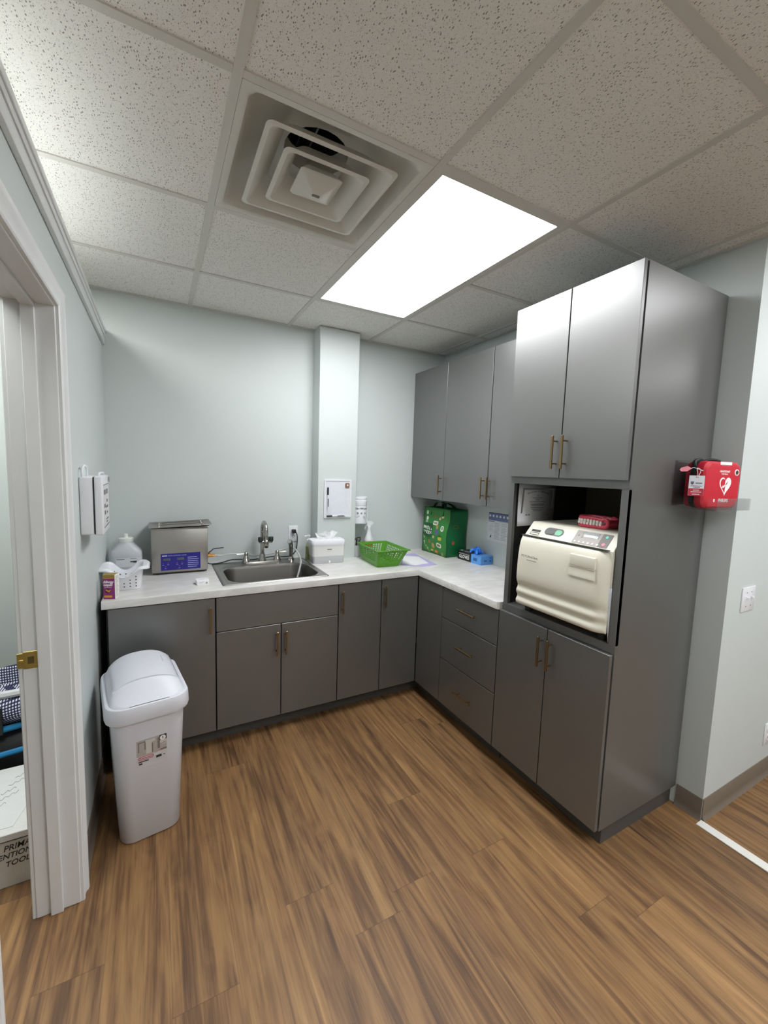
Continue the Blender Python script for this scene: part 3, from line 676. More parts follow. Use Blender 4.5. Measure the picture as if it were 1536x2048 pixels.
mb_.rotation_euler = (0, 0, R(-20))
# carton: front face purple (local -y), right side white
q = MB(); q.box((-.026, -.021, 0), (.026, .021, .118), .0006, 1); c_ = obj('carton', q, pmat('carton_white', 'e6e3dc', .5), mb_, local=True)
q = MB(); q.box((-.0255, -.0216, .0005), (.0255, -.0211, .100)); obj('purple_front', q, pmat('magenta_print', '8e2c78', .4), c_, local=True)
q = MB(); q.box((-.0255, -.0216, .1005), (.0255, -.0211, .1175)); q.box((-.0255, -.0205, .1181), (.0255, .0205, .1184)); obj('gold_top', q, pmat('gold_print', '9a7f2e', .4), c_, local=True)
Mz = lambda x, z, o=.022: frame((x, -o, z), (1, 0, 0), (0, 0, 1))
q = MB(); q.text('Allergy', .0155, Mz(-.002, .083), shear=.15, bold=.0006); q.text('Liquid', .0155, Mz(-.004, .069), shear=.15, bold=.0006); q.box((-.02, -.0222, .0555), (.012, -.0218, .057)); obj('lettering', q, white_ink, c_, local=True)
q = MB(); q.prism(rrect(.036, .010, .0048, 4), .0005, Mz(-.004, .013)); q.prism(rrect(.020, .006, .0028, 4), .0006, Mz(-.006, .040) @ Matrix.Rotation(R(-35), 4, 'Z')); q.prism(rrect(.014, .006, .0028, 4), .0006, Mz(.001, .040) @ Matrix.Rotation(R(40), 4, 'Z')); q.box((-.025, -.0223, .1005), (.02, -.0218, .1025)); obj('orange_print', q, pmat('orange_print', 'e0a23c', .4), c_, local=True)
q = MB(); q.prism(rrect(.026, .026, .0129, 6), .0003, Mz(-.006, .041, .0217)); obj('dark_disc', q, pmat('deep_plum', '5c1648', .4), c_, local=True)
q = MB()
for k in range(14): q.box((.0262, -.016, .012+k*.0072), (.0266, .014-(k % 3)*.005, .0135+k*.0072))
obj('side_text', q, greyink, c_, local=True)

# ================================================================ WALL BOX ON THE LEFT WALL
t = thing('wall_box', 'white plastic wall box with printed door hung beside the door frame', 'box', (XL, -.87, 1.235))
y0, y1 = -.985, -.76; z0, z1 = 1.238, 1.462
obj('case', MB().box((XL+.001, y0, z0), (.423, y1, z1), .006, 3), whitepl, t)
obj('gasket', MB().box((.4231, y0+.001, z0+.001), (.4265, y1-.001, z1-.001)), blackrub, t)
ld = obj('door', MB().box((.4266, y0-.003, z0-.003), (.4535, y1+.003, z1+.003), .006, 3), whitepl, t)
q = MB(); q.tube([(.390, y0+.006, z1-.003), (.390, y0+.006, z1+.020), (.391, y0+.016, z1+.036), (.393, y0+.04, z1+.042), (.396, y0+.066, z1+.036), (.397, y0+.076, z1+.020), (.397, y0+.076, z1-.003)], .0042, 8); obj('hanging_loop', q, whitepl, t)
q = MB(); q.tube([(.440, y0+.03, z1), (.440, y0+.035, z1+.010), (.440, y0+.05, z1+.014), (.440, y1-.06, z1+.014), (.440, y1-.045, z1+.010), (.440, y1-.04, z1)], .004, 8); obj('grip', q, whitepl, ld)
q = MB(); q.box((.4536, y0+.02, z0+.022), (.4541, y1-.012, z1-.03)); pl = obj('notice', q, pmat('notice_grey', 'd2d2d3', .5), ld)
q = MB(); q.box((.4542, y0+.02, z0+.022), (.4546, y1-.012, z0+.026)); q.box((.4542, y0+.02, z1-.034), (.4546, y1-.012, z1-.031))
rows = [(.400, .020, ((.04, .10), (.115, .17))), (.362, .013, ((.12, .16),)), (.345, .015, ((.04, .085),)), (.338, .010, ((.10, .17),)), (.318, .016, ((.045, .09),)), (.314, .008, ((.12, .16),)), (.288, .006, ((.09, .175),)), (.277, .006, ((.10, .15),)), (.262, .006, ((.12, .16),))]
for zz, hh, sp_ in rows:
    for a, b in sp_:
        n_ = max(2, int((b-a)/.012))
        for k in range(n_):
            aa = y0+a+(b-a)*k/n_; q.box((.4542, aa, zz+1-hh/2), (.4546, aa+(b-a)/n_*.72, zz+1+hh/2))
obj('notice_print', q, pmat('print_grey', '6c6c6e', .6), pl)
q = MB(); q.box((.4536, y1-.02, z1-.026), (.459, y1-.004, z1-.004), .002, 2); obj('latch', q, pmat('latch_grey', '8f8f8f', .4), ld)

# ================================================================ SOAP, TISSUE DISPENSER
t = thing('soap_bottle', 'clear pump bottle of yellow green soap beside the tissue dispenser', 'soap bottle', (1.577, -.10, ZC))
q = MB(); q.lathe([(.021, 0), (.0225, .004), (.0225, .09), (.0205, .108), (.013, .120), (.0125, .126)], (1.577, -.10, ZC)); obj('bottle', q, frosted('soap_plastic', 'e9efdc', .22), t)
q = MB(); q.lathe([(.019, .003), (.0205, .006), (.0205, .088), (.019, .094)], (1.577, -.10, ZC)); obj('soap', q, pmat('soap_green', 'a3a01c', .3), t, label='yellow green liquid soap')
q = MB(); q.lathe([(.0145, .124), (.0155, .127), (.0155, .142), (.012, .148), (.005, .150), (.005, .166), (.0105, .168), (.0105, .176), (.007, .178)], (1.577, -.10, ZC)); q.tube([(1.577, -.10, ZC+.172), (1.555, -.105, ZC+.173), (1.542, -.108, ZC+.168)], .0042, 8); obj('pump', q, whitepl, t)
t = thing('tissue_dispenser', 'white and clear countertop towel dispenser in front of the pillar', 'tissue dispenser', (1.673, -.205, ZC), R(-4))
def tr(w, d, r, z, dx=0): return [(x+dx, y, z) for x, y in rrect(w, d, r, 4)]
q = MB(); q.loft([tr(.216, .108, .014, 0), tr(.220, .112, .016, .004), tr(.226, .114, .016, .05), tr(.222, .110, .016, .05), tr(.214, .104, .014, .005)], cap1=True); obj('clear_base', q, frosted('cloudy_clear', 'e6e7ea', .6), t, local=True)
q = MB(); q.loft([tr(.204, .092, .008, .006), tr(.204, .092, .008, .046)]); 
obj('towel_stack', MB().loft([tr(.198, .088, .006, .007), tr(.198, .088, .006, .128)]), pmat('towel_paper', 'e9e6e2', .8, bump=.3, bscale=90), t, local=True); q.bm.free()
q = MB(); q.loft([tr(.228, .115, .016, .0505), tr(.236, .120, .018, .125), tr(.230, .114, .016, .125), tr(.222, .109, .014, .0505)], loop=True); obj('window', q, frosted('window_cloud', 'f1f0ee', .8), t, local=True)
q = MB(); q.loft([tr(.238, .122, .018, .1252), tr(.242, .126, .02, .132), tr(.242, .126, .02, .150), tr(.236, .118, .024, .160), tr(.215, .095, .03, .166), tr(.17, .05, .02, .166), tr(.165, .045, .018, .160)]); obj('lid', q, whitepl, t, local=True)
q = MB(); q.prism(rrect(.034, .006, .002, 2), .0006, frame((.004, -.0592, .098), (1, 0, 0), (0, 0, 1))); obj('logo_plate', q, pmat('plate_grey', '6d6d6d', .4), t, local=True)
q = MB(); q.prism([(0, 0), (.012, 0), (.012, .012), (.006, .020), (0, .012)], .0008, frame((.0, -.0585, .004), (1, 0, 0), (0, 0, 1))); obj('arrow_tab', q, white_ink, t, local=True)
q = MB(); n_ = 15
def tis(u, side):
    x = -.075+.15*u; return x
rows = []
for k in range(6):
    f = k/5; row = []
    for i in range(n_):
        u = i/(n_-1); x = (-.05+.10*u)*(1+.55*f); wob = math.sin(u*9+1)*.012+math.sin(u*17)*.006
        z = .158+f*(.045+.022*math.cos(u*7.5)**2+.008*math.sin(u*13)-(.02 if u < .15 else 0))
        row.append((x-.012+.008*f, wob*f*1.2+.004*math.sin(k*2+i), z))
    rows.append(row)
q.loft(rows, cap0=False, cap1=False, closed=False); ts = obj('tissue', q, frosted('tissue_paper', 'eceeef', .8), t, local=True)

# ================================================================ WHITEBOARD
t = thing('whiteboard', 'small white framed dry erase board on the pillar', 'whiteboard', (1.775, -.134, 1.31))
wx0, wx1, wz0, wz1 = 1.671, 1.880, 1.173, 1.448; yp = -.1345
q = MB(); yy = yp
q.prism(rrect(wx1-wx0, wz1-wz0, .010, 4), .010, frame(((wx0+wx1)/2, yy, (wz0+wz1)/2), (1, 0, 0), (0, 0, 1)), [rrect(wx1-wx0-.024, wz1-wz0-.024, .004, 3)]); obj('frame', q, whitepl, t)
obj('board', MB().box((wx0+.011, yy-.0065, wz0+.011), (wx1-.011, yy-.001, wz1-.011)), pmat('gloss_white', 'dfe1ea', .15), t)
t = thing('marker', 'black capped marker clipped upright on the whiteboard left edge', 'marker', (1.697, -.15, 1.31))
q = MB(); q.cyl((1.697, -.150, 1.338), (1.697, -.150, 1.388), .0058); q.cyl((1.697, -.150, 1.388), (1.697, -.150, 1.392), .0058, r2=.004); obj('cap', q, blackpl, t)
q = MB(); q.cyl((1.697, -.150, 1.232), (1.697, -.150, 1.338), .0052); bd = obj('barrel', q, whitepl, t)
q = MB(); q.box((1.6945, -.1560, 1.255), (1.7000, -.1548, 1.312)); obj('print', q, blackpl, bd)
t = thing('marker', 'black capped marker clipped along the whiteboard bottom edge', 'marker', (1.75, -.15, 1.187))
q = MB(); q.cyl((1.690, -.150, 1.187), (1.730, -.150, 1.187), .0058); obj('cap', q, blackpl, t)
q = MB(); q.cyl((1.730, -.150, 1.187), (1.830, -.150, 1.187), .0052); bd = obj('barrel', q, whitepl, t)
q = MB(); q.box((1.770, -.1560, 1.1845), (1.822, -.1548, 1.190)); obj('print', q, blackpl, bd)
t = thing('magnet', 'brown square fridge magnet on the whiteboard top right corner', 'magnet', (1.845, -.141, 1.405))
q = MB(); q.prism(rrect(.032, .034, .007, 4), .006, frame((1.846, -.1412, 1.406), (1, 0, 0), (0, 0, 1))); obj('tile', q, pmat('brown_tile', '8a6a58', .4), t)
q = MB(); q.lathe([(.0065, 0), (.005, .0015)], M=frame((1.847, -.1473, 1.408), (1, 0, 0), (0, 0, 1)), n=10); obj('pearl', q, white_ink, t)

# ================================================================ WIPES CANISTER, SPRAY BOTTLE, TUB, GREEN BASKET
t = thing('wall_bracket', 'white bracket on the wall holding the wipes canister', 'bracket', (1.985, 0, 1.12))
kx, ky = 1.985, -.068
q = MB(); q.box((kx-.03, -.006, 1.10), (kx+.03, 0, 1.28), .002, 1); q.lathe([(.056, 0), (.060, .002), (.060, .014), (.0575, .014), (.0575, .004), (.001, .004)], (kx, ky, 1.119), cap1=False)
q.tube([(kx+.058, ky, 1.125), (kx+.064, ky, 1.14), (kx+.066, ky, 1.20), (kx+.066, ky, 1.262), (kx+.060, ky, 1.272), (kx+.052, ky, 1.273)], .004, 8); q.box((kx-.02, -.03, 1.1195), (kx+.02, -.004, 1.1225))
obj('holder', q, whitepl, t)
t = thing('wipes_canister', 'round white wipes canister in the bracket right of the pillar', 'canister', (kx, ky, 1.124))
q = MB(); q.lathe([(.050, 0), (.0545, .003), (.0545, .125), (.052, .132)], (kx, ky, 1.1235), n=32); obj('tub', q, whitepl, t)
q = MB(); q.lathe([(.0555, 0), (.0565, .003), (.0565, .036), (.051, .040), (.051, .046), (.0545, .048), (.0545, .062), (.049, .066)], (kx, ky, 1.2545), n=32); q.box((kx+.035, ky-.012, 1.312), (kx+.06, ky+.012, 1.3165), .002, 1); obj('cap', q, whitepl, t)
q = MB()
def arc_text(body, size, z, a0, mb, r=.0551, bold=0):
    st = size*.66
    for i, ch in enumerate(body):
        a = a0+(i-(len(body)-1)/2)*st/r
        n = Vector((math.sin(a), -math.cos(a), 0)); rt = Vector((math.cos(a), math.sin(a), 0))
        mb.text(ch, size, frame(Vector((kx, ky, z))+n*r, rt, (0, 0, 1)), bold=bold)
arc_text('CaviWipes', .0165, 1.233, R(-8), q, bold=.0008)
for a in (-40, -10, 22):
    for (zz, rr_) in ((1.198, .0075),):
        an = R(a); n = Vector((math.sin(an), -math.cos(an), 0)); rt = Vector((math.cos(an), math.sin(an), 0))
        q.prism(rrect(rr_*2, rr_*2, rr_*.98, 4), .0003, frame(Vector((kx, ky, zz))+n*.0549, rt, (0, 0, 1)), [rrect(rr_*1.5, rr_*1.5, rr_*.74, 4)]); q.prism(rrect(rr_*.7, rr_*.9, rr_*.2, 2), .0003, frame(Vector((kx, ky, zz))+n*.0549, rt, (0, 0, 1)))
for a, zz, w_ in ((-42, 1.168, .012), (-30, 1.176, .012), (12, 1.172, .02), (14, 1.164, .018), (18, 1.156, .012)):
    an = R(a); n = Vector((math.sin(an), -math.cos(an), 0)); rt = Vector((math.cos(an), math.sin(an), 0)); q.prism(rrect(w_, .0025, .001, 1), .0003, frame(Vector((kx, ky, zz))+n*.0549, rt, (0, 0, 1)))
obj('print', q, darkink, t)
t = thing('spray_bottle', 'white trigger spray bottle behind the green basket', 'spray bottle', (2.062, -.082, ZC))
sx_, sy_ = 2.062, -.082
q = MB(); q.lathe([(.034, 0), (.036, .004), (.036, .112), (.034, .118)], (sx_, sy_, ZC)); obj('bottle', q, pmat('bottle_white', 'e4dedb', .4), t)
q = MB(); q.lathe([(.0363, .066), (.0363, .108)], (sx_, sy_, ZC), cap0=False, cap1=False); obj('label_band', q, pmat('brick_red_label', 'b5543e', .5), t, label='brick red label band')
q = MB(); q.lathe([(.036, .118), (.034, .126), (.024, .152), (.0165, .178), (.014, .200), (.0155, .206), (.0155, .222), (.013, .226)], (sx_, sy_, ZC)); obj('neck', q, whitepl, t)
q = MB(); q.loft([[(sx_-.012+x*.6, sy_+y, ZC+.222+z_) for x, y, z_ in ((-.012, -.009, 0), (.035, -.009, 0), (.035, .009, 0), (-.012, .009, 0))], [(sx_+x, sy_+y, ZC+.245) for x, y in ((-.024, -.010), (.036, -.008), (.036, .008), (-.024, .010))], [(sx_+x, sy_+y, ZC+.262) for x, y in ((-.018, -.008), (.016, -.007), (.016, .007), (-.018, .008))]])
obj('sprayer_head', q, whitepl, t)
q = MB(); q.tube([(sx_-.018, sy_, ZC+.238), (sx_-.026, sy_, ZC+.222), (sx_-.038, sy_, ZC+.200)], .0042, 8); obj('trigger', q, whitepl, t)
t = thing('tool_cup', 'white cup of black and chrome tools beside the pillar', 'cup', (1.9560, -0.1030, ZC))
q = MB(); q.lathe([(.024, 0), (.027, .003), (.031, .085), (.0285, .085), (.025, .006)], (1.9560, -0.1030, ZC)); obj('cup', q, whitepl, t)
q = MB(); q.tube([(1.9490, -0.1030, ZC+.02), (1.9510, -0.1010, ZC+.10), (1.9540, -0.0980, ZC+.128)], .006, 8); q.tube([(1.9640, -0.1080, ZC+.02), (1.9680, -0.1100, ZC+.10), (1.9790, -0.1080, ZC+.135)], .005, 8); q.tube([(1.9390, -0.0980, ZC+.125), (1.9590, -0.0980, ZC+.138), (1.9840, -0.0980, ZC+.140)], .005, 8); obj('black_handles', q, blackpl, t)
q = MB(); q.tube([(1.9600, -0.1130, ZC+.02), (1.9600, -0.1200, ZC+.11), (1.9620, -0.1180, ZC+.125)], .0045, 8); q.sphere((1.9620, -0.1180, ZC+.127), .007); obj('chrome_tool', q, chrome, t)
def green_basket():
    t = thing('plastic_basket', 'green plastic basket with square holes on the worktop', 'basket', (2.005, -.355, ZC)); gmt = pmat('green_plastic', '4f8f1c', .3)
    # corners bottom / top (world), order fl, fr, br, bl
    B = [Vector((1.925, -.492, ZC+.001)), Vector((2.085, -.498, ZC+.001)), Vector((2.105, -.215, ZC+.001)), Vector((1.945, -.212, ZC+.001))]
    zt_ = .986
    T = [Vector((1.917, -.462, zt_)), Vector((2.150, -.470, zt_)), Vector((2.172, -.125, zt_)), Vector((1.945, -.120, zt_))]
    T = [Vector((1.914, -.520, zt_)), Vector((2.148, -.526, zt_)), Vector((2.165, -.165, zt_)), Vector((1.940, -.160, zt_))]
    th = .0022
    m_ = MB()
    def strut(p, q2, w):
        m_.tube([p, q2], w, 4, smooth=False)
    for s_ in range(4):
        b0, b1, t0, t1 = B[s_], B[(s_+1) % 4], T[s_], T[(s_+1) % 4]
        nrm = (b1-b0).cross(t0-b0).normalized()
        L_ = (t1-t0).length; ncol = 8 if L_ < .3 else 11
        # column edges
        def P(u, v): return (b0*(1-u)+b1*u)*(1-v)+(t0*(1-u)+t1*u)*v
        us = [0, .11]; n_ = ncol
        for k in range(n_): us += [.11+.78*(k+.68)/n_, .11+.78*(k+1)/n_]
        us[-1] = .89+.0; us.append(1)
        vs_ = [0, .30]; rws = 5
        for k in range(rws): vs_ += [.30+.60*(k+.70)/rws, .30+.60*(k+1)/rws]
        vs_.append(1)
        for i in range(len(us)-1):
            for j in range(len(vs_)-1):
                inhole = (i % 2 == 1 and 0 < i < len(us)-2) and (j % 2 == 1 and 0 < j < len(vs_)-2)
                if inhole: continue
                c4 = [P(us[i], vs_[j]), P(us[i+1], vs_[j]), P(us[i+1], vs_[j+1]), P(us[i], vs_[j+1])]
                m_.quad(c4)
    m_.quad(B)
    bmesh.ops.remove_doubles(m_.bm, verts=m_.bm.verts[:], dist=1e-5)
    o_ = obj('shell', m_, gmt, t, flat=True); md = o_.modifiers.new('thick', 'SOLIDIFY'); md.thickness = .0026; md.offset = 0
    r_ = MB(); c0 = sum(T, Vector())/4; out = [p+(p-c0).normalized()*.016 for p in T]
    r_.loft([[p-Vector((0, 0, .004)) for p in T], [p+Vector((0, 0, .002)) for p in T], [p+Vector((0, 0, .002)) for p in out], [p-Vector((0, 0, .005)) for p in out], [p-Vector((0, 0, .0015)) for p in [a*.75+b*.25 for a, b in zip(out, T)]]], loop=True)
    obj('rim', r_, gmt, t)
green_basket()

# ================================================================ FOLDER, SHEET
fm = MB(); zf = ZC+.0008
pts = [(2.118, -.488), (2.205, -.572), (2.356, -.566), (2.425, -.165), (2.300, -.165), (2.13, -.42)]
def sheet(poly, zfun, thick, n=1):
    m_ = MB(); m_.loft([[(x, y, zfun(x, y)) for x, y in poly], [(x, y, zfun(x, y)+thick) for x, y in poly]]); return m_
tag(obj('folder', sheet([(2.112, -.480), (2.190, -.560), (2.240, -.580), (2.362, -.568), (2.428, -.170), (2.330, -.166)], lambda x, y: zf, .0012), pmat('lilac_card', 'b7aede', .6)), 'lilac paper folder lying under a white sheet by the seam', 'folder')
tag(obj('paper_sheet', sheet([(2.140, -.462), (2.205, -.535), (2.330, -.515), (2.386, -.300), (2.300, -.225)], lambda x, y: zf+.0016, .0006), whitepaper), 'white sheet of paper lying on the lilac folder', 'paper')

# ================================================================ SHOPPING BAG
def shopping_bag():
    t = thing('shopping_bag', 'green reusable grocery bag with printed stickers in the corner', 'bag', (2.655, -.25, ZC))
    gm_ = pmat('green_fabric', '2f7d33', .45, bump=.2, bscale=120); dk = pmat('dark_green_fabric', '0c6a3a', .45, bump=.2, bscale=60)
    x0, x1, y0, y1 = 2.563, 2.752, -.400, -.072; zb, ztp = ZC+.0045, 1.238
    def ringz(z, f, dx=0):
        wv = .006*math.sin(z*23)
        pts_ = []
        cs = [(x0+wv+f[0], y0+.004*math.sin(z*31)+f[1]), (x1-.001, y0+.006*math.sin(z*19+1)), (x1-.001, y1), (x0+wv*.6+f[2], y1-.004*math.sin(z*15))]
        for i in range(4):
            a, b = Vector(cs[i]), Vector(cs[(i+1) % 4])
            for k in range(8):
                u = k/8; p = a+(b-a)*u; bow = math.sin(u*math.pi)*.008*math.sin(z*17+i*2); nn = Vector((b-a)).orthogonal().normalized(); p = p+nn*bow*(1 if i in (0, 3) else .3)
                pts_.append((min(p.x, x1), p.y, z))
        return pts_
    nz = 14; rs = []
    for k in range(nz+1):
        f = k/nz; z = zb+(ztp-zb)*f; top = .03*f*f
        rs.append(ringz(z, (.012*f+.02*f*f, -.0*f, .02*f)))
    m_ = MB(); m_.loft(rs, cap0=True, cap1=False); o_ = obj('body', m_, dk, t, sharp=50)
    o_.modifiers.new('thick', 'SOLIDIFY').thickness = .002
    # printed front panel: surface just proud of the face towards -x
    fr_ = MB(); rows = []
    for r_ in rs:
        side = r_[24:32]+[r_[0]]
        rows.append([(x-.0022, y, z) for x, y, z in side])
    fr_.loft(rows, cap0=False, cap1=False, closed=False); fp = obj('front_panel', fr_, gm_, t, sharp=50)
    fp.modifiers.new('thick', 'SOLIDIFY').thickness = .0012
    sm = MB()
    for pts_ in ([rs[k][24] for k in range(nz+1)], [rs[k][0] for k in range(nz+1)], rs[-1][24:32]+[rs[-1][0]], rs[-1][0:9], rs[0][24:32]+[rs[0][0]]):
        sm.tube([(p[0]-.001, p[1], p[2]) for p in pts_], .0032, 6, smooth=False)
    obj('piping', sm, pmat('darkest_green', '063d20', .5), t)
    hb = MB()
    for xx, lean, zz in ((x0+.030, .03, 1.285), (x1-.035, -.03, 1.275)):
        pts_ = [(xx, y0+.085, ztp-.06), (xx+lean*.5, y0+.088, ztp+.0), (xx+lean, y0+.115, zz-.012), (xx+lean*1.2, (y0+y1)/2, zz), (xx+lean, y1-.10, zz-.012), (xx+lean*.5, y1-.085, ztp), (xx, y1-.085, ztp-.06)]
        P = []
        for i in range(len(pts_)-1):
            for k in range(5): P.append(Vector(pts_[i]).lerp(Vector(pts_[i+1]), k/5))
        P.append(Vector(pts_[-1])); w_ = .013
        hb.loft([[p+Vector((-w_, 0, .001)), p+Vector((w_, 0, .004)), p+Vector((w_, 0, .0065)), p+Vector((-w_, 0, .0035))] for p in P])
    obj('straps', hb, pmat('strap_green', '0a5a30', .5), t)
    # stickers: (v along y from left edge 0..1, height 0..1, w, h, colour)
    def surf(u, f):
        k = f*nz; k0 = min(int(k), nz-1); a = [Vector(p) for p in rs[k0][24:32]+[rs[k0][0]]]; b = [Vector(p) for p in rs[k0+1][24:32]+[rs[k0+1][0]]]
        i = min(int(u*8), 7); q_ = u*8-i; w0 = a[i].lerp(a[i+1], q_); w1 = b[i].lerp(b[i+1], q_); return w0.lerp(w1, k-k0)
    ink = {}
    def st(u, f, w, h, col, rot=0, r=.45, off=.0030):
        c = surf(u, f); du = (surf(min(u+.05, 1), f)-surf(max(u-.05, 0), f)); dv = surf(u, min(f+.05, 1))-surf(u, max(f-.05, 0))
        fr__ = frame(c, du, dv) ; n = fr__.col[2].to_3d(); fr__.translation = c+(n if n.x < 0 else -n)*off
        if n.x > 0: fr__ = fr__ @ Matrix.Rotation(math.pi, 4, 'Y')
        ink.setdefault(col, MB()).prism(rrect(w, h, min(w, h)*r, 4), .0006, fr__ @ Matrix.Rotation(R(rot), 4, 'Z'))
        return fr__
    W_w, Br, Ye, Or, Pu, Lg, Dg = 'e8e6dc', '8a5a32', 'b9b83a', 'd07a2e', '565a8c', '9cc26a', '14532b'
    st(.12, .88, .024, .034, 'cfe0c8'); st(.42, .82, .030, .024, Br, -30); st(.72, .82, .034, .018, 'cdbf8a', 15); st(.62, .77, .024, .028, 'd9a98a')
    st(.14, .75, .026, .03, W_w); st(.13, .68, .03, .02, '9fb7a8'); st(.5, .67, .062, .034, W_w, 0, .3); st(.5, .67, .046, .018, '9a9a8c', 0, .3, .0037); st(.6, .60, .026, .038, 'a68a5a', 20); st(.80, .58, .036, .044, W_w); st(.80, .58, .024, .03, '8f9c86', 0, .45, .0037)
    st(.62, .49, .040, .044, Pu); st(.75, .42, .028, .022, '33562c'); st(.75, .36, .044, .026, Ye); st(.5, .37, .024, .022, 'c9b48a'); st(.70, .21, .062, .036, W_w, -8); st(.70, .21, .042, .018, '6a7a4a', -8, .45, .0037)
    st(.46, .17, .034, .046, 'c08a5a'); st(.32, .25, .022, .03, 'b06a3a'); st(.09, .34, .02, .036, '9aa07a'); st(.09, .20, .014, .03, 'd8d8c8'); st(.2, .1, .05, .016, 'a8a86a', -35); st(.42, .06, .034, .034, Ye); st(.6, .05, .046, .030, Or, -30); st(.85, .03, .03, .03, '7a8a4a'); st(.3, .02, .03, .024, '4f8a4a')
    st(.25, .5, .13, .11, Dg, 0, .3, .0024)
    tm = ink.setdefault('f2f2ec', MB())
    for wd, f in (('WHOLE', .545), ('FOODS', .44)):
        for i, ch in enumerate(wd):
            u = .075+i*.082; c = surf(u, f); du = surf(min(u+.05, 1), f)-surf(max(u-.05, 0), f); dv = surf(u, f+.05)-surf(u, f-.05); fr__ = frame(c+Vector((-.0045, 0, 0)), du, dv)
            tm.text(ch, .038, fr__, bold=.0005, sx=.9)
    for i, (col, m2) in enumerate(ink.items()): obj('sticker_print', m2, pmat('print_'+col, col, .5), fp)
    sd = MB()
    for xx, zz, w_, h_ in ((2.640, 1.11, .05, .028),): sd.prism(rrect(w_, h_, h_*.45, 4), .0008, frame((xx, y0-.0105, zz), (1, 0, 0), (0, 0, 1)), [rrect(w_*.8, h_*.7, h_*.3, 4)])
    obj('side_print', sd, pmat('print_olive', '6f7c3a', .5), t)
    sd = MB(); sd.prism(rrect(.026, .028, .012, 4), .0008, frame((2.622, y0-.0095, .985), (1, 0, 0), (0, 0, 1))); obj('tomato_print', sd, pmat('print_tomato', 'b8502e', .5), t)
shopping_bag()

# ================================================================ GLOVE BOX
t = thing('glove_box', 'black and blue glove box with a blue glove pulled out', 'box', (2.70, -.57, ZC))
gx0, gx1 = 2.646, 2.754; ya, yb, ys = -.440, -.702, -.594; zg = .936
q = MB(); q.box((gx0, ys, ZC), (gx1, ya, zg), .001, 1); obj('black_half', q, pmat('box_black', '151515', .4), t, label='black printed half')
q = MB(); q.box((gx0, yb, ZC), (gx1, ys-.0002, zg), .001, 1); bh_ = obj('blue_half', q, pmat('box_blue', '5b9fe6', .4), t, label='blue printed half')
q = MB(); q.text('GLOVES', .034, frame((gx0-.0004, -.517, .898), (0, -1, 0), (0, 0, 1)), bold=.0005, sx=.95); q.box((gx0-.0006, -.575, .919), (gx0-.0001, -.455, .9215)); q.prism(rrect(.022, .022, .0108, 5), .0004, frame((2.675, -.455, zg+.0002), (0, -1, 0), (1, 0, 0))); q.box((2.668, -.545, zg+.0001), (2.676, -.485, zg+.0005)); obj('lettering', q, white_ink, t)
q = MB(); q.box((2.675, yb-.0005, .898), (2.70, yb-.0001, .906)); q.box((2.725, yb-.0005, .917), (2.745, yb-.0001, .924)); q.box((2.725, yb-.0005, .893), (2.742, yb-.0001, .906)); q.box((gx0-.0005, -.66, .893), (gx0-.0001, -.62, .915)); obj('blue_print', q, pmat('print_blue', '2f62a4', .5), bh_)
gv = MB(); gc = Vector((2.698, -.60, zg))
for a, l_, zh in ((-60, .06, .018), (-100, .055, .03), (-10, .035, .04), (40, .045, .02), (160, .03, .035), (100, .03, .03)):
    d_ = Vector((math.sin(R(a))*.55, math.cos(R(a))*-1, 0)).normalized()
    gv.tube([gc-Vector((0, 0, .012)), gc+d_*l_*.25+Vector((0, 0, zh*.8)), gc+d_*l_*.7+Vector((0, 0, zh)), gc+d_*l_+Vector((0, 0, zh*.35))], .01, 8, rs=[.014, .015, .011, .005])
gv.sphere(gc+Vector((0, 0, .012)), .024, sc=(.9, 1.2, .9))
t2 = tag(obj('glove', gv, pmat('nitrile_blue', '3d8cf0', .4)), 'crumpled blue disposable glove sticking out of the glove box', 'glove')
# ================================================================ POSTER
t = thing('poster', 'small white and blue instruction poster on the wall under cabinets', 'poster', (W, -.76, 1.15))
py0, py1, pz0, pz1 = -.622, -.902, 1.040, 1.252; px = W-.0012
obj('sheet', MB().box((px, py1, pz0), (W-.0002, py0, pz1)), pmat('poster_paper', 'd9dbe0', .4), t)
q = MB(); q.box((px-.0004, py1+.008, pz1-.062), (px-.0001, py0-.008, pz1-.012)); obj('blue_banner', q, pmat('banner_blue', '6f7cae', .4), t)
q = MB()
for k in range(7):
    yy = py0-.022-k*.0345; q.prism(rrect(.016, .016, .003, 1), .0003, frame((px-.0005, yy, pz1-.030), (0, -1, 0), (0, 0, 1)) @ Matrix.Rotation(R(45), 4, 'Z'))
obj('symbols', q, white_ink, t)
q = MB(); q.box((px-.0004, py1+.008, pz1-.012), (px-.0001, py0-.008, pz1-.006)); q.box((px-.0004, py0-.07, pz1-.072), (px-.0001, py0-.012, pz1-.068)); q.prism([(0, 0), (.012, .004), (.016, .016), (.008, .024), (.002, .014)], .0003, frame((px-.0005, py0-.03, pz0+.02), (0, -1, 0), (0, 0, 1))); obj('headings', q, pmat('ink_navy', '3a3f55', .5), t)
q = MB()
for cidx in range(3):
    for r_ in range(11):
        yy = py0-.072-cidx*.066; q.box((px-.0004, yy-.056+(r_ % 3)*.006, pz0+.018+r_*.011), (px-.0001, yy, pz0+.023+r_*.011))
for r_ in range(5): q.box((px-.0004, py0-.06, pz0+.07+r_*.010), (px-.0001, py0-.014, pz0+.073+r_*.010))
obj('text_blocks', q, pmat('ink_soft', 'b2b6bd', .5), t)

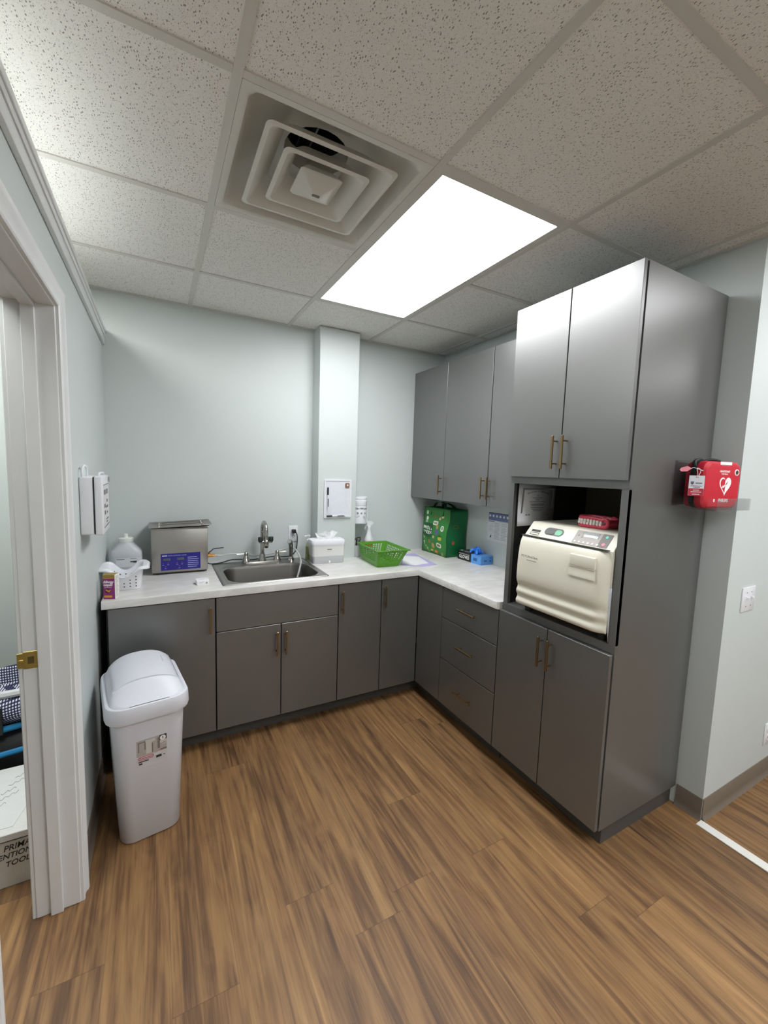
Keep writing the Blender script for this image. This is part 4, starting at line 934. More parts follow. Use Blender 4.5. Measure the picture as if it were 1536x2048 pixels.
# ================================================================ STERILIZER
t = thing('sterilizer', 'cream tabletop steam sterilizer in the cabinet niche', 'appliance', (2.44, -1.73, .8735))
sy0, sy1 = -1.508, -1.956      # left and right
q = MB(); bx0 = 2.176
prf = [(bx0+.008, .912), (bx0+.002, 1.236), (2.236, 1.302), (2.70, 1.302), (2.70, .912)]
ins = .006
q.loft([[(x, sy0-ins*0-.0, z) for x, z in prf], [(x, sy1+.0, z) for x, z in prf]]); 
es = [e for e in q.bm.edges]; bmesh.ops.bevel(q.bm, geom=es, offset=.006, segments=2, affect='EDGES', profile=.5); obj('body', q, cream, t)
for fx, fy in ((2.21, -1.54), (2.21, -1.92), (2.66, -1.54), (2.66, -1.92)):
    f_ = MB(); f_.lathe([(.018, 0), (.02, .039)], (fx, fy, .8735)); obj('foot', f_, blackrub, t)
# door: profile of the front face, rounded towards both sides
dp = [(1.238, 2.166), (1.232, 2.158), (1.215, 2.150), (1.19, 2.144), (1.15, 2.139), (1.10, 2.136), (1.06, 2.135), (1.035, 2.136), (1.022, 2.139), (1.010, 2.145), (1.000, 2.148), (.990, 2.145), (.982, 2.140), (.974, 2.139), (.966, 2.141), (.957, 2.147), (.950, 2.149), (.942, 2.146), (.934, 2.141), (.925, 2.140), (.916, 2.143), (.911, 2.150)]
ys = [sy0+.001, sy0-.003, sy0-.010, sy0-.02]+[sy0-.02-(sy0-sy1-.07)*k/14 for k in range(1, 15)]+[sy1+.04, sy1+.028, sy1+.016, sy1+.006, sy1-.001]
q = MB(); rows = []
for y in ys:
    dl = sy0-y; dr = y-sy1
    bk_ = .030*max(0, 1-dl/.012)**2 if dl < .012 else 0
    if dr < .05: bk_ += .030*(1-dr/.05)**2
    rows.append([(min(2.1735, x+bk_), y, z-(.016*(1-dr/.05)**2 if dr < .05 and z > 1.2 else 0)) for z, x in dp])
q.loft(rows, cap0=False, cap1=False, closed=False)
edge = MB()
back = [[(2.1745, y, z) for z, x in dp] for y in ys]
bm_ = q
q.loft([rows[0], back[0]], cap0=False, cap1=False, closed=False); q.loft([rows[-1], back[-1]], cap0=False, cap1=False, closed=False)
q.loft([[r[0] for r in rows], [r[0] for r in back]], cap0=False, cap1=False, closed=False); q.loft([[r[-1] for r in rows], [r[-1] for r in back]], cap0=False, cap1=False, closed=False)
edge.bm.free()
bmesh.ops.remove_doubles(q.bm, verts=q.bm.verts[:], dist=1e-5)
dr_ = obj('door', q, cream, t, sharp=50)
q = MB(); q.box((2.158, sy1+.012, 1.2395), (2.1765, sy0-.004, 1.2425)); obj('door_gap', q, pmat('gap_dark', '3a3935', .7), t)
# latch handle recess on the door
hy0, hy1 = -1.800, -1.915; xf = 2.135
q = MB(); q.box((xf-.004, hy1, 1.160), (xf+.010, hy0, 1.208), .004, 3); hd_ = obj('door_latch', q, cream, dr_)
q = MB(); q.box((xf-.0045, -1.875, 1.168), (xf-.0038, -1.842, 1.1695)); q.box((xf-.0045, -1.872, 1.163), (xf-.0038, -1.844, 1.1642)); obj('latch_ribs', q, pmat('rib_shadow', 'c3bead', .5), hd_)
q = MB(); q.loft([[(xf-.0005, hy0+.004, 1.122), (xf-.0005, hy1-.004, 1.122), (xf-.0005, hy1-.002, 1.160), (xf-.0005, hy0+.002, 1.160)], [(xf-.003, hy0+.006, 1.118), (xf-.003, hy1-.006, 1.118), (xf-.003, hy1-.004, 1.161), (xf-.003, hy0+.004, 1.161)], [(xf-.003, hy0+.0, 1.124), (xf-.003, hy1-.0, 1.124), (xf-.003, hy1, 1.158), (xf-.003, hy0, 1.158)], [(xf-.0008, hy0-.004, 1.131), (xf-.0008, hy1+.004, 1.131), (xf-.0008, hy1+.004, 1.158), (xf-.0008, hy0-.004, 1.158)]], cap0=False); obj('latch_recess', q, cream, dr_)
q = MB(); tM = frame((xf-.0012, -1.575, 1.150), (0, -1, 0), (0, 0, 1)); q.text('M11 UltraClave', .0155, tM @ Matrix.Translation((.018, 0, .004)), sx=.95)
q.text('Automatic Sterilizer', .007, frame((xf-.0035, -1.605, 1.134), (0, -1, 0), (0, 0, 1))); obj('lettering', q, pmat('letter_grey', '6f6c66', .5), dr_)
# sloped control panel
p0 = Vector((bx0+.002, sy0, 1.236)); p1 = Vector((2.236, sy0, 1.302)); up = (p1-p0).normalized(); nrm = Vector((0, -1, 0)).cross(up)
LP = (p1-p0).length
def onp(y, f, off): return frame(p0+up*(LP*f)+Vector((0, y-sy0, 0))+nrm*off, (0, -1, 0), up)
q = MB(); q.prism(rrect(.098, .040, .0199, 8), .0012, onp(-1.655, .52, .0005)); sw = obj('switch_oval', q, blackpl, t)
q = MB(); q.prism(rrect(.036, .028, .013, 6), .0016, onp(-1.680, .50, .0010)); obj('green_rocker', q, pmat('rocker_green', '0f9a62', .3), sw)
q = MB(); q.prism(rrect(.052, .032, .0155, 6), .0022, onp(-1.637, .52, .0010)); obj('black_rocker', q, pmat('rocker_black', '2d2c2b', .4), sw)
q = MB(); q.prism(rrect(.160, .066, .003, 2), .0008, onp(-1.842, .50, .0004)); kp = obj('keypad', q, pmat('keypad_grey', 'a49d97', .5), t)
q = MB(); q.prism(rrect(.042, .066, .003, 2), .0006, onp(-1.901, .50, .0010)); obj('keypad_end', q, pmat('keypad_dark', '6c6662', .5), kp)
q = MB(); q.prism(rrect(.072, .024, .001, 1), .0009, onp(-1.832, .68, .0010)); ds = obj('display', q, pmat('display_dark', '23302a', .2), kp)
q = MB(); q.prism(rrect(.064, .011, .001, 1), .0006, onp(-1.834, .60, .0018)); obj('display_glow', q, pmat('lcd_green', 'bfe6cd', .3), ds)
for k in range(6):
    q = MB(); q.lathe([(.0055, 0), (.0045, .0012)], M=onp(-1.775-k*.0205, .22, .0012), n=12); obj('button', q, pmat('button_light', 'd5cfc8', .4), kp)
for yy, ff in ((-1.778, .60), (-1.795, .78), (-1.795, .52)):
    q = MB(); q.lathe([(.005, 0), (.004, .0010)], M=onp(yy, ff, .0012), n=12); obj('button', q, pmat('button_grey', '8d8681', .4), kp)
q = MB(); q.lathe([(.008, 0), (.0065, .0015)], M=onp(-1.902, .70, .0015), n=14); obj('button', q, pmat('button_teal', '59c9b4', .4), kp, label='teal start button')
q = MB(); q.lathe([(.008, 0), (.0065, .0015)], M=onp(-1.902, .28, .0015), n=14); obj('button', q, pmat('button_rose', 'e0607a', .4), kp, label='rose stop button')
q = MB(); q.prism(rrect(.050, .012, .001, 1), .0006, onp(-1.560, .42, .0006)); q.prism(rrect(.050, .014, .001, 1), .0006, onp(-1.560, .22, .0006), [rrect(.046, .009, .0005, 1)]); obj('maker_badge', q, darkink, t)

# teeth model
def arch(u, wd, ln): # u -1..1; closed end towards +y
    a = u*R(118); return Vector((wd*math.sin(a), ln*math.cos(a), 0))
t = thing('teeth_model', 'pink oversized dental teeth model lying on the sterilizer', 'teeth model', (2.33, -1.768, 1.3025), R(4)); t.scale = (.76, .76, 1.0)
for nm, z, sc, tilt in (('lower_gum', .0095, 1.0, 0), ('upper_gum', .0425, .96, 0)):
    q = MB(); n_ = 17; P = []
    for k in range(n_):
        u = -1+2*k/(n_-1); a = u*R(90); x = .052*sc*math.sin(a); y = .035+.052*sc*math.cos(a)
        P.append(Vector((x, y, z)))
    P = [Vector((-.052*sc, -.075, z+(0 if z < .03 else -.004)))]+[Vector((-.052*sc, -.02, z))]+P+[Vector((.052*sc, -.02, z))]+[Vector((.052*sc, -.075, z+(0 if z < .03 else -.004)))]
    q.tube(P, .0095, 10, smooth=False); gum = obj(nm, q, pink, t, local=True)
    dirz = 1 if z < .03 else -1
    path = [P[1].lerp(P[0], .95), P[1].lerp(P[0], .5), P[1]]+P[2:-2]+[P[-2], P[-2].lerp(P[-1], .5), P[-2].lerp(P[-1], .95)]
    # resample evenly into 14 teeth
    cum = [0]
    for a, b in zip(path, path[1:]): cum.append(cum[-1]+(b-a).length)
    for k in range(20):
        s_ = cum[-1]*(k+.5)/20
        i = max(j for j in range(len(cum)-1) if cum[j] <= s_); f = (s_-cum[i])/(cum[i+1]-cum[i]); p = path[i].lerp(path[i+1], f); d = (path[i+1]-path[i]).normalized()
        m3 = frame(p+Vector((0, 0, dirz*.0105)), d, Vector((0, 0, 1))); big = abs(k-6.5) > 3.2
        q = MB(); q.box((-.0070, -.0065, -.0118), (.0070, .0065, .0118), .004, 3, M=m3); obj('tooth', q, toothm, gum, local=True)
q = MB()
for sx in (-1, 1): q.tube([(sx*.050, -.070, .011), (sx*.050, -.092, .013), (sx*.049, -.100, .026), (sx*.048, -.092, .039), (sx*.048, -.070, .0425)], .0105, 10)
q.tube([(-.045, -.098, .028), (0, -.103, .028), (.045, -.098, .028)], .013, 10); obj('hinge', q, pink, t, local=True)

# certificate on the niche side, folded leaflet, both loose papers
t = thing('certificate', 'framed looking white certificate taped inside the niche on the left', 'certificate', (2.35, -1.418, 1.37))
q = MB(); cyl_ = -1.4182; ctop = [(2.225, cyl_-.001, 1.4785), (2.490, cyl_-.001, 1.4785)]; nseg = 8
rows = []
for k in range(nseg+1):
    f = k/nseg; off = .001+.010*f*f; rows.append([(2.222-.010*f, cyl_-off, 1.4785-.212*f), (2.490-.026*f, cyl_-off-.006*f, 1.4785-.206*f)])
q.loft(rows, cap0=False, cap1=False, closed=False); sh = obj('sheet', q, pmat('cert_paper', 'd6d6da', .6), t); sh.modifiers.new('thick', 'SOLIDIFY').thickness = .0006
def cM(x, z, lift=.0035): 
    f = (1.4785-z)/.212; return frame((x-.014*f, cyl_-lift-.012*f*f-.0045*f, z), (1, 0, 0), (0, -.06, 1))
q = MB(); q.prism(rrect(.226, .168, .003, 1), .0004, cM(2.356, 1.374), [rrect(.205, .150, .002, 1)]); obj('border', q, pmat('cert_border', '8d8e92', .6), sh)
q = MB()
title = 'Certificate of Completion'
for i, ch in enumerate(title):
    u = (i-(len(title)-1)/2)/(len(title)/2); q.text(ch, .0125, cM(2.357+u*.078, 1.441-.012*u*u) @ Matrix.Translation((0, 0, .001)), shear=.25)
for zz, w_ in ((1.418, .018), (1.408, .07), (1.399, .03), (1.388, .12), (1.376, .10), (1.370, .09), (1.358, .10), (1.350, .08), (1.343, .06)): q.prism(rrect(w_, .0022, .0008, 1), .0004, cM(2.355, zz) @ Matrix.Translation((0, 0, .0012)))
for xx in (2.278, 2.296): q.prism(rrect(.012, .005, .002, 2), .0004, cM(xx, 1.323) @ Matrix.Translation((0, 0, .0012)))
q.prism(rrect(.016, .002, .0008, 1), .0004, cM(2.43, 1.322) @ Matrix.Translation((0, 0, .0012))); obj('lettering', q, pmat('cert_ink', '56565a', .6), sh)
t = thing('leaflet', 'folded printed leaflet tucked right of the sterilizer', 'paper', (2.2, -1.96, .874))
q = MB(); rows = []
for k in range(9):
    f = k/8; z = .8745+.22*f; w = -.020*(1-f)**2
    rows.append([(2.166+.004*f+.024*(1-f)**2, -1.9576+.0035*math.sin(f*5)*0, z), (2.235, -1.9600, z)])
q.loft(rows, cap0=False, cap1=False, closed=False); lf = obj('sheet', q, pmat('leaflet_paper', 'c9cbd0', .6), t); lf.modifiers.new('thick', 'SOLIDIFY').thickness = .0016
q = MB()
for k in range(16): q.box((2.196+(k % 3)*.004, -1.9588+.0004, .91+k*.0105), (2.228, -1.9578+.0022-.0024, .915+k*.0105))
q.bm.free()

# ================================================================ AED ON BRACKET
t = thing('wall_shelf', 'clear acrylic bracket shelf on the tall cabinet side', 'shelf', (2.61, -1.993, 1.41))
q = MB(); sx0, sx1, syb, syf = 2.474, 2.750, -1.9925, -2.146
q.box((sx0, syb-.004, 1.409), (2.735, syb, 1.602), .0015, 1)
q.box((sx0+.006, syf, 1.409), (sx1, syb-.0045, 1.413), .0015, 1)
q.box((sx0+.006, syf-.004, 1.409), (sx1, syf-.0003, 1.456), .0015, 1); q.box((sx0+.002, syf, 1.4135), (sx0+.0055, syb-.012, 1.456), .0015, 1); q.box((sx1-.0035, syf, 1.4135), (sx1, syb-.012, 1.456), .0015, 1)
obj('bracket', q, acrylic, t)
t = thing('defibrillator_case', 'red zipped defibrillator case with white heart symbol on clear shelf', 'defibrillator', (2.610, -2.066, 1.4135), R(-10)); t.scale = (1, 1, 1.05)
def ar(w, h, r, y): return [(x, y, z+.0885) for x, z in rrect(w, h, r, 6)]
q = MB(); q.loft([ar(.209, .177, .030, -.010), ar(.210, .178, .030, -.022), ar(.206, .174, .030, -.034), ar(.192, .160, .026, -.041), ar(.17, .138, .02, -.0425)], cap0=True); fr_ = obj('front_shell', q, redm, t, local=True)
q = MB(); q.loft([ar(.204, .172, .03, .012), ar(.209, .177, .03, .010), ar(.209, .177, .03, -.008), ar(.204, .172, .03, -.0098)]); obj('zip_band', q, pmat('black_webbing', '141214', .6), t, local=True)
q = MB(); q.loft([ar(.204, .172, .03, .0122), ar(.206, .174, .03, .018), ar(.204, .172, .03, .032), ar(.18, .15, .02, .0405)]); obj('back_shell', q, pmat('dark_red_fabric', 'a01a30', .6), t, local=True)
q = MB(); q.tube([(-.045, .006, .172), (-.038, .006, .180), (-.02, .004, .183), (.0, .004, .184), (.02, .002, .183), (.034, 0, .180), (.040, 0, .172)], .005, 8); obj('carry_strap', q, blackrub, t, local=True)
q = MB(); q.tube([(-.098, -.002, .150), (-.100, .004, .172), (-.07, .008, .181), (-.05, .01, .178)], .008, 8); q.box((-.107, -.005, .02), (-.1045, .012, .15), .001, 1); obj('side_strap', q, blackrub, t, local=True)
Ma = lambda x, z, o=.0428: frame((x, -o, z), (1, 0, 0), (0, 0, 1))
def heart(sc, n=40):
    out = []
    for k in range(n):
        a = 2*math.pi*k/n; x = 16*math.sin(a)**3; y = 13*math.cos(a)-5*math.cos(2*a)-2*math.cos(3*a)-math.cos(4*a); out.append((x*sc/16*.033, y*sc/17*.040*(1.0 if y > 0 else 1.05)))
    return out
hx, hz = .014, .090
q = MB(); q.prism(heart(1), .0006, Ma(hx, hz)); em = obj('heart_emblem', q, white_ink, fr_, local=True)
q = MB(); hp = [(x, y) for x, y in heart(.82) if x < -.001]; q.prism(hp, .0005, Ma(hx, hz, .0435)); q.prism([(-.001, -.030), (-.001, -.008), (.004, -.002), (.002, .001), (.012, .010), (.018, .015), (.006, .006), (.008, .003), (.000, -.005), (-.016, -.016)], .0005, Ma(hx, hz+.002, .0437)); obj('heart_inlay', q, redm, fr_, local=True)
q = MB(); q.prism([(-.018, -.012), (-.008, -.004), (-.006, -.008), (.004, .002), (.006, -.002), (.016, .008), (.004, .0), (.002, .006), (-.008, -.001), (-.010, .003)], .0005, Ma(hx-.004, hz-.004, .0440)); obj('bolt', q, white_ink, fr_, local=True)
q = MB(); q.text('PHILIPS', .017, Ma(.012, .031), bold=.0005); q.prism(rrect(.008, .012, .003, 2), .0004, Ma(-.040, .031)); q.text('HEARTSTART', .0095, Ma(.006, .140), bold=.0003); q.text('Defibrillator', .0075, Ma(.006, .131)); obj('lettering', q, white_ink, fr_, local=True)
q = MB(); q.box((-.022, -.0415, .155), (.044, -.0385, .176), .0006, 1); q2 = obj('paper_label', q, white_ink, fr_, local=True)
q = MB()
for k in range(5): q.box((-.014+k*.010, -.0420, .1600), (-.008+k*.010, -.0414, .1655))
obj('label_print', q, greyink, q2, local=True)
q = MB(); q.lathe([(.0125, 0), (.0115, .002), (.009, .002), (.008, .0005)], M=Ma(.074, .138, .0425), n=18); rg = obj('window_ring', q, white_ink, fr_, local=True)
q = MB(); q.lathe([(.0088, 0), (.0085, .0012)], M=Ma(.074, .138, .0426), n=18); obj('window', q, pmat('status_window', '4a4238', .2), rg, local=True)
# hanging tags
A = Vector((2.460, -2.053, 0)); B = Vector((2.494, -2.094, 0)); rt = (B-A).normalized()
t = thing('hang_tag', 'white and red card tag hanging on the defibrillator case', 'tag', (2.477, -2.073, 1.50))
mid = (A+B)/2+Vector((-.004, -.003, 0))
q = MB(); q.prism(rrect(.050, .078, .002, 2), .0014, frame(mid+Vector((0, 0, 1.502)), rt, (0, 0, 1)), [rrect(.010, .003, .001, 2, 0, .033)]); cd_ = obj('card', q, pmat('tag_white', 'd8d9e0', .4), t)
q = MB(); q.prism(rrect(.049, .028, .001, 1), .0004, frame(mid+Vector((0, 0, 1.4775)), rt, (0, 0, 1)) @ Matrix.Translation((0, 0, .0015))); obj('red_band', q, pmat('tag_red', 'b8263a', .4), cd_)
q = MB(); Mt = frame(mid+Vector((0, 0, 1.502)), rt, (0, 0, 1)) @ Matrix.Translation((0, 0, .002))
q.prism([(-.019, .016), (-.009, .016), (-.009, .008), (-.014, .003), (-.019, .008)], .0003, Mt); q.box((-.004, .008, 0), (.018, .012, .0003), M=Mt); q.box((-.018, -.002, 0), (.018, .0, .0003), M=Mt); q.box((-.010, -.007, 0), (.012, -.005, .0003), M=Mt); obj('card_print', q, pmat('tag_ink', '5a5f78', .5), cd_)
q = MB()
for zz, w_ in ((-.017, .020), (-.024, .034), (-.033, .024)): q.box((-w_/2, zz-.0012, .0004), (w_/2, zz+.0012, .0007), M=Mt)
obj('band_print', q, white_ink, cd_)
q = MB(); top = mid+Vector((0, 0, 1.535)); q.tube([top, top+Vector((-.004, -.003, .014)), top+Vector((-.006, 0, .034)), top+Vector((.008, -.006, .028)), top+Vector((.006, -.004, .010)), top], .0011, 6); obj('loop', q, whitepl, t)
t = thing('seal_tag', 'pink plastic seal tag tied to the defibrillator case', 'tag', (2.45, -2.045, 1.567))
q = MB(); pm = Vector((2.447, -2.045, 1.5655)); q.prism([(-.019, 0), (-.014, -.008), (.006, -.010), (.017, -.003), (.017, .004), (.008, .010), (-.012, .007)], .0014, frame(pm, rt, (0, 0, 1)) @ Matrix.Rotation(R(10), 4, 'Z')); obj('tab', q, pmat('tag_pink', 'ee8f9c', .4), t)
q = MB(); q.tube([pm+rt*.015, pm+rt*.026+Vector((0, 0, .006)), pm+rt*.034+Vector((0, 0, .004)), Vector((2.494, -2.085, 1.560))], .0012, 6); obj('tie', q, whitepl, t)

# ================================================================ SWITCH AND LOW OUTLET ON THE HALL WALL
yw = -2.1
t = thing('light_switch', 'white double light switch plate on the hallway wall', 'light switch', (2.962, yw, 1.0))
q = MB(); q.box((2.902, yw-.006, .945), (3.023, yw, 1.056), .0025, 2); obj('cover_plate', q, whitepl, t)
for xx in (2.940, 2.986):
    q = MB(); q.box((xx-.005, yw-.0065, .989), (xx+.005, yw-.0060, 1.013)); q.box((xx-.004, yw-.017, 1.002), (xx+.004, yw-.006, 1.013), .001, 1); obj('toggle', q, whitepl, t)
    q = MB()
    for zz in (.97, 1.032): q.lathe([(.003, 0), (.0025, .001)], M=frame((xx, yw-.006, zz), (1, 0, 0), (0, 0, 1)), n=8)
    obj('screws', q, chrome, t)
t = thing('outlet', 'white wall outlet low on the hallway wall', 'power outlet', (3.372, yw, .243))
q = MB(); q.box((3.337, yw-.006, .186), (3.407, yw, .300), .0025, 2); obj('cover_plate', q, whitepl, t)
for zz in (.264, .222):
    q = MB(); q.prism(rrect(.034, .029, .011, 5), .0018, frame((3.372, yw-.006, zz), (1, 0, 0), (0, 0, 1))); s_ = obj('socket', q, whitepl, t)
    q = MB()
    for dx_ in (-.007, .007): q.box((3.372+dx_-.001, yw-.0084, zz-.002), (3.372+dx_+.001, yw-.0077, zz+.008))
    obj('slots', q, darkink, s_)

# ================================================================ TRASH BIN
t = thing('trash_bin', 'white plastic swing lid trash bin beside the left wall', 'trash bin', (.572, -.945, 0), R(8))
def br(w, d, r, z, dy=0): return [(x, y+dy, z) for x, y in rrect(w, d, r, 6)]
bd_ = MB(); bd_.loft([br(.205, .325, .045, 0), br(.218, .338, .05, .006), br(.262, .372, .055, .545), br(.256, .366, .052, .545), br(.21, .33, .046, .008)], cap1=True); body = obj('body', bd_, binpl, t, local=True, sharp=50)
lm = MB(); lm.loft([br(.272, .384, .06, .528), br(.294, .406, .068, .526), br(.300, .412, .070, .536), br(.296, .408, .07, .580), br(.290, .402, .068, .588), br(.276, .388, .062, .590), br(.266, .378, .058, .586), br(.246, .358, .05, .5855)], cap0=False, cap1=False)
LX, LY = .133, .189; NX, NY = 30, 44
def half(y):
    r_ = .06; e = abs(y)-(LY-r_)
    return LX if e <= 0 else LX-r_+math.sqrt(max(0, r_*r_-e*e))
def lidz(x, y):
    w_ = max(half(y), .02); u = min(1, abs(x)/w_); ar_ = (1-u**2.4)**.62
    fy = min(1, max(0, (y+LY)/.088)); fy = .86*fy if fy < 1 else .86+.14*min(1, (y+LY-.088)/.12); by_ = min(1, max(0, (LY-y)/.035)); by_ = math.sqrt(1-(1-by_)**2)
    return .586+.070*ar_*fy*by_+.004*min(1, (1-u)*12)
def pts_(y, dz=0):
    return [(half(y)*math.sin((-1+2*i/NX)*math.pi/2), y, lidz(half(y)*math.sin((-1+2*i/NX)*math.pi/2), y)+dz) for i in range(NX+1)]
lm.loft([pts_(-LY+2*LY*j/NY) for j in range(NY+1)], cap0=False, cap1=False, closed=False)
lid_ = obj('lid', lm, binpl, t, local=True, sharp=50)
fl = MB(); fx_ = .118; fy0, fy1 = -.100, .160
def fpt(i, j, dz): 
    x = -fx_+2*fx_*i/20; y = fy0+(fy1-fy0)*j/14; return (x, y, lidz(x, y)+dz)
fl.loft([[fpt(i, j, .0045) for i in range(21)] for j in range(15)], cap0=False, cap1=False, closed=False)
per_ = [fpt(i, 0, 0) for i in range(21)]+[fpt(20, j, 0) for j in range(1, 15)]+[fpt(i, 14, 0) for i in range(19, -1, -1)]+[fpt(0, j, 0) for j in range(13, 0, -1)]
fl.loft([[(x, y, z-.001) for x, y, z in per_], [(x, y, z+.0045) for x, y, z in per_]], cap0=False, cap1=False)
bmesh.ops.remove_doubles(fl.bm, verts=fl.bm.verts[:], dist=1e-5)
flap = obj('swing_flap', fl, binpl, t, local=True, sharp=50)
gp = MB(); gp.tube([(fx_+.0012, fy0+(fy1-fy0)*j/14, lidz(fx_+.0012, fy0+(fy1-fy0)*j/14)+.0006) for j in range(1, 15)], .0016, 6, smooth=False); obj('flap_gap', gp, pmat('gap_grey', '4a4d55', .8), flap, local=True)
rb = MB(); rb.box((.078, .035, 0), (.084, .085, .0), 0) if False else rb.tube([(.080, y, lidz(.080, y)+.0055) for y in (.03, .045, .06, .075, .09)], .0025, 8); obj('grip_rib', rb, binpl, flap, local=True)
# sticker on the front, which leans outwards
fz = lambda z: -(.338/2+(.372-.338)/2*(z-.006)/.539)-.0004
SM = frame((.004, fz(.378), .378), (1, 0, 0), (0, (fz(.45)-fz(.35)), .1))
q = MB(); q.prism(rrect(.106, .118, .001, 1), .0005, SM); stk = obj('sticker', q, pmat('sticker_base', 'd0cfd0', .4), body, local=True)
q = MB(); q.box((-.053, -.008, .0006), (.053, .059, .0009), M=SM); obj('sticker_photo', q, pmat('sticker_photo', 'b3aca6', .4), stk, local=True)
q = MB(); q.box((-.048, .010, .001), (-.044, .052, .0013), M=SM); q.box((-.044, .048, .001), (-.022, .052, .0013), M=SM); q.box((-.026, .016, .001), (-.022, .048, .0013), M=SM); q.box((.000, -.005, .001), (.004, .036, .0013), M=SM); q.box((.020, .004, .001), (.028, .052, .0013), M=SM); q.box((.030, -.007, .001), (.053, .0, .0013), M=SM); q.box((.032, .014, .001), (.052, .017, .0013), M=SM @ Matrix.Rotation(R(10), 4, 'Z')); obj('photo_shapes', q, pmat('sticker_shapes', '7d7873', .5), stk, local=True)
q = MB(); q.box((-.022, .042, .001), (.012, .054, .0014), M=SM); q.box((-.020, -.004, .001), (-.001, .041, .0013), M=SM); q.box((.029, .018, .001), (.052, .050, .0013), M=SM); obj('photo_highlights', q, pmat('sticker_light', 'cfcbc5', .5), stk, local=True)
q = MB(); q.prism(rrect(.054, .016, .0079, 5), .0004, SM @ Matrix.Translation((-.021, -.018, .0014)), [rrect(.050, .012, .0059, 5)]); q.text('Rubbermaid', .0105, SM @ Matrix.Translation((-.021, -.018, .0015)), sx=.85); q.box((.006, -.012, .0012), (.04, -.011, .0015), M=SM @ Matrix.Rotation(R(14), 4, 'Z')); obj('logo', q, pmat('logo_red', 'c8455a', .5), stk, local=True)
q = MB(); q.box((-.048, -.034, .001), (-.012, -.030, .0014), M=SM); q.box((-.046, -.044, .001), (-.034, -.038, .0014), M=SM); q.box((.014, -.034, .001), (.034, -.024, .0014), M=SM); q.box((.040, -.030, .001), (.046, -.027, .0014), M=SM); q.prism(rrect(.026, .022, .002, 1), .0004, SM @ Matrix.Translation((.040, .048, .001))); obj('black_print', q, darkink, stk, local=True)
q = MB(); q.prism(rrect(.021, .021, .0103, 6), .0004, SM @ Matrix.Translation((.039, .046, .0016))); dsk = obj('number_disc', q, white_ink, stk, local=True)
q = MB(); q.text('1', .016, SM @ Matrix.Translation((.039, .046, .0022)), bold=.0006); obj('number', q, darkink, dsk, local=True)

# ================================================================ STOREROOM BEHIND THE DOOR FRAME
t = thing('cardboard_box', 'white cardboard box with handwriting on the storeroom floor', 'box', (.06, -.91, 0))
ux0, ux1, uy0, uy1, uz = -.16, .250, -1.121, -.715, .200
q = MB(); q.box((ux0, uy0, 0), (ux1, uy1, uz-.028), .002, 1); obj('carton', q, pmat('white_card', 'dcd9d4', .7), t)
q = MB(); q.box((ux0-.004, uy0-.004, uz-.022), (ux1+.004, uy1+.004, uz+.004), .002, 1); obj('lid', q, pmat('white_card_lid', 'e6e6e4', .7), t)
q = MB(); q.box((ux0+.004, uy0+.002, uz-.028), (ux1-.004, uy1-.002, uz-.022)); obj('lid_shadow_gap', q, darkink, t)
q = MB()
for body_, x, z, s_ in (('FOR  PRIMAR', .150, .148, .030), ('PREVENTION', .140, .118, .028), ('TOOLS', .180, .090, .028)): q.text(body_, s_, frame((x, uy0-.0004, z), (1, 0, .08), (0, 0, 1)), shear=.3, sx=.9, bold=.0003)
obj('handwriting', q, darkink, t)
q = MB(); q.loft([[(-.03, -1.085, uz+.0046), (.16, -1.09, uz+.0046), (.215, -.78, uz+.0046), (.0, -.74, uz+.0046)], [(-.03, -1.085, uz+.0056), (.16, -1.09, uz+.0056), (.215, -.78, uz+.0056), (.0, -.74, uz+.0056)]]); pp = obj('note_sheet', q, whitepaper); tag(pp, 'white sheet with faint handwriting on the cardboard box lid', 'paper')
q = MB()
for k in range(5):
    yy = -.80-k*.045; pts2 = [(.10+.006*i-.012*k, yy+.006*math.sin(i*2.1+k)+i*.004, uz+.0063) for i in range(12-(k % 3)*2)]; q.tube(pts2, .0009, 4)
obj('handwriting', q, pmat('pencil_grey', '9a9da3', .7), pp)
# black duffel
def blob_bag(cx, cy, z0, w, d, h, nz=10, sq_=.45, seed=1):
    rnd = random.Random(seed); rs = []
    for k in range(nz+1):
        f = k/nz; s_ = (math.sin(math.pi*(.10+.82*f)))**.45
        rs.append([(cx+x*(1+.03*math.sin(i*1.7+k)), cy+y*(1+.03*math.cos(i*1.3+k*.8)), z0+h*f+.006*math.sin(i*.9+k)*(1 if 0 < k else 0)) for i, (x, y) in enumerate(rrect(w*s_, d*s_, min(w, d)*s_*sq_*.8, 6))])
    m_ = MB(); m_.loft(rs); return m_
t = thing('duffel_bag', 'black duffel bag with blue panels behind the cardboard box', 'bag', (0, -.47, 0))
obj('body', blob_bag(-.02, -.47, 0, .50, .38, .335, seed=3), pmat('black_nylon', '17171a', .55, bump=.3, bscale=40), t)
q = MB(); q.tube([(-.20, -.655, .215), (-.08, -.668, .23), (.02, -.665, .243), (.12, -.65, .246), (.2, -.60, .243)], .012, 8); obj('blue_trim', q, pmat('azure_nylon', '1d7fb5', .5), t, label='bright blue trim')
q = MB(); q.tube([(-.16, -.60, .318), (-.04, -.62, .330), (.06, -.615, .335), (.16, -.57, .330)], .014, 8); obj('blue_edge', q, pmat('azure_nylon', '1d7fb5', .5), t)
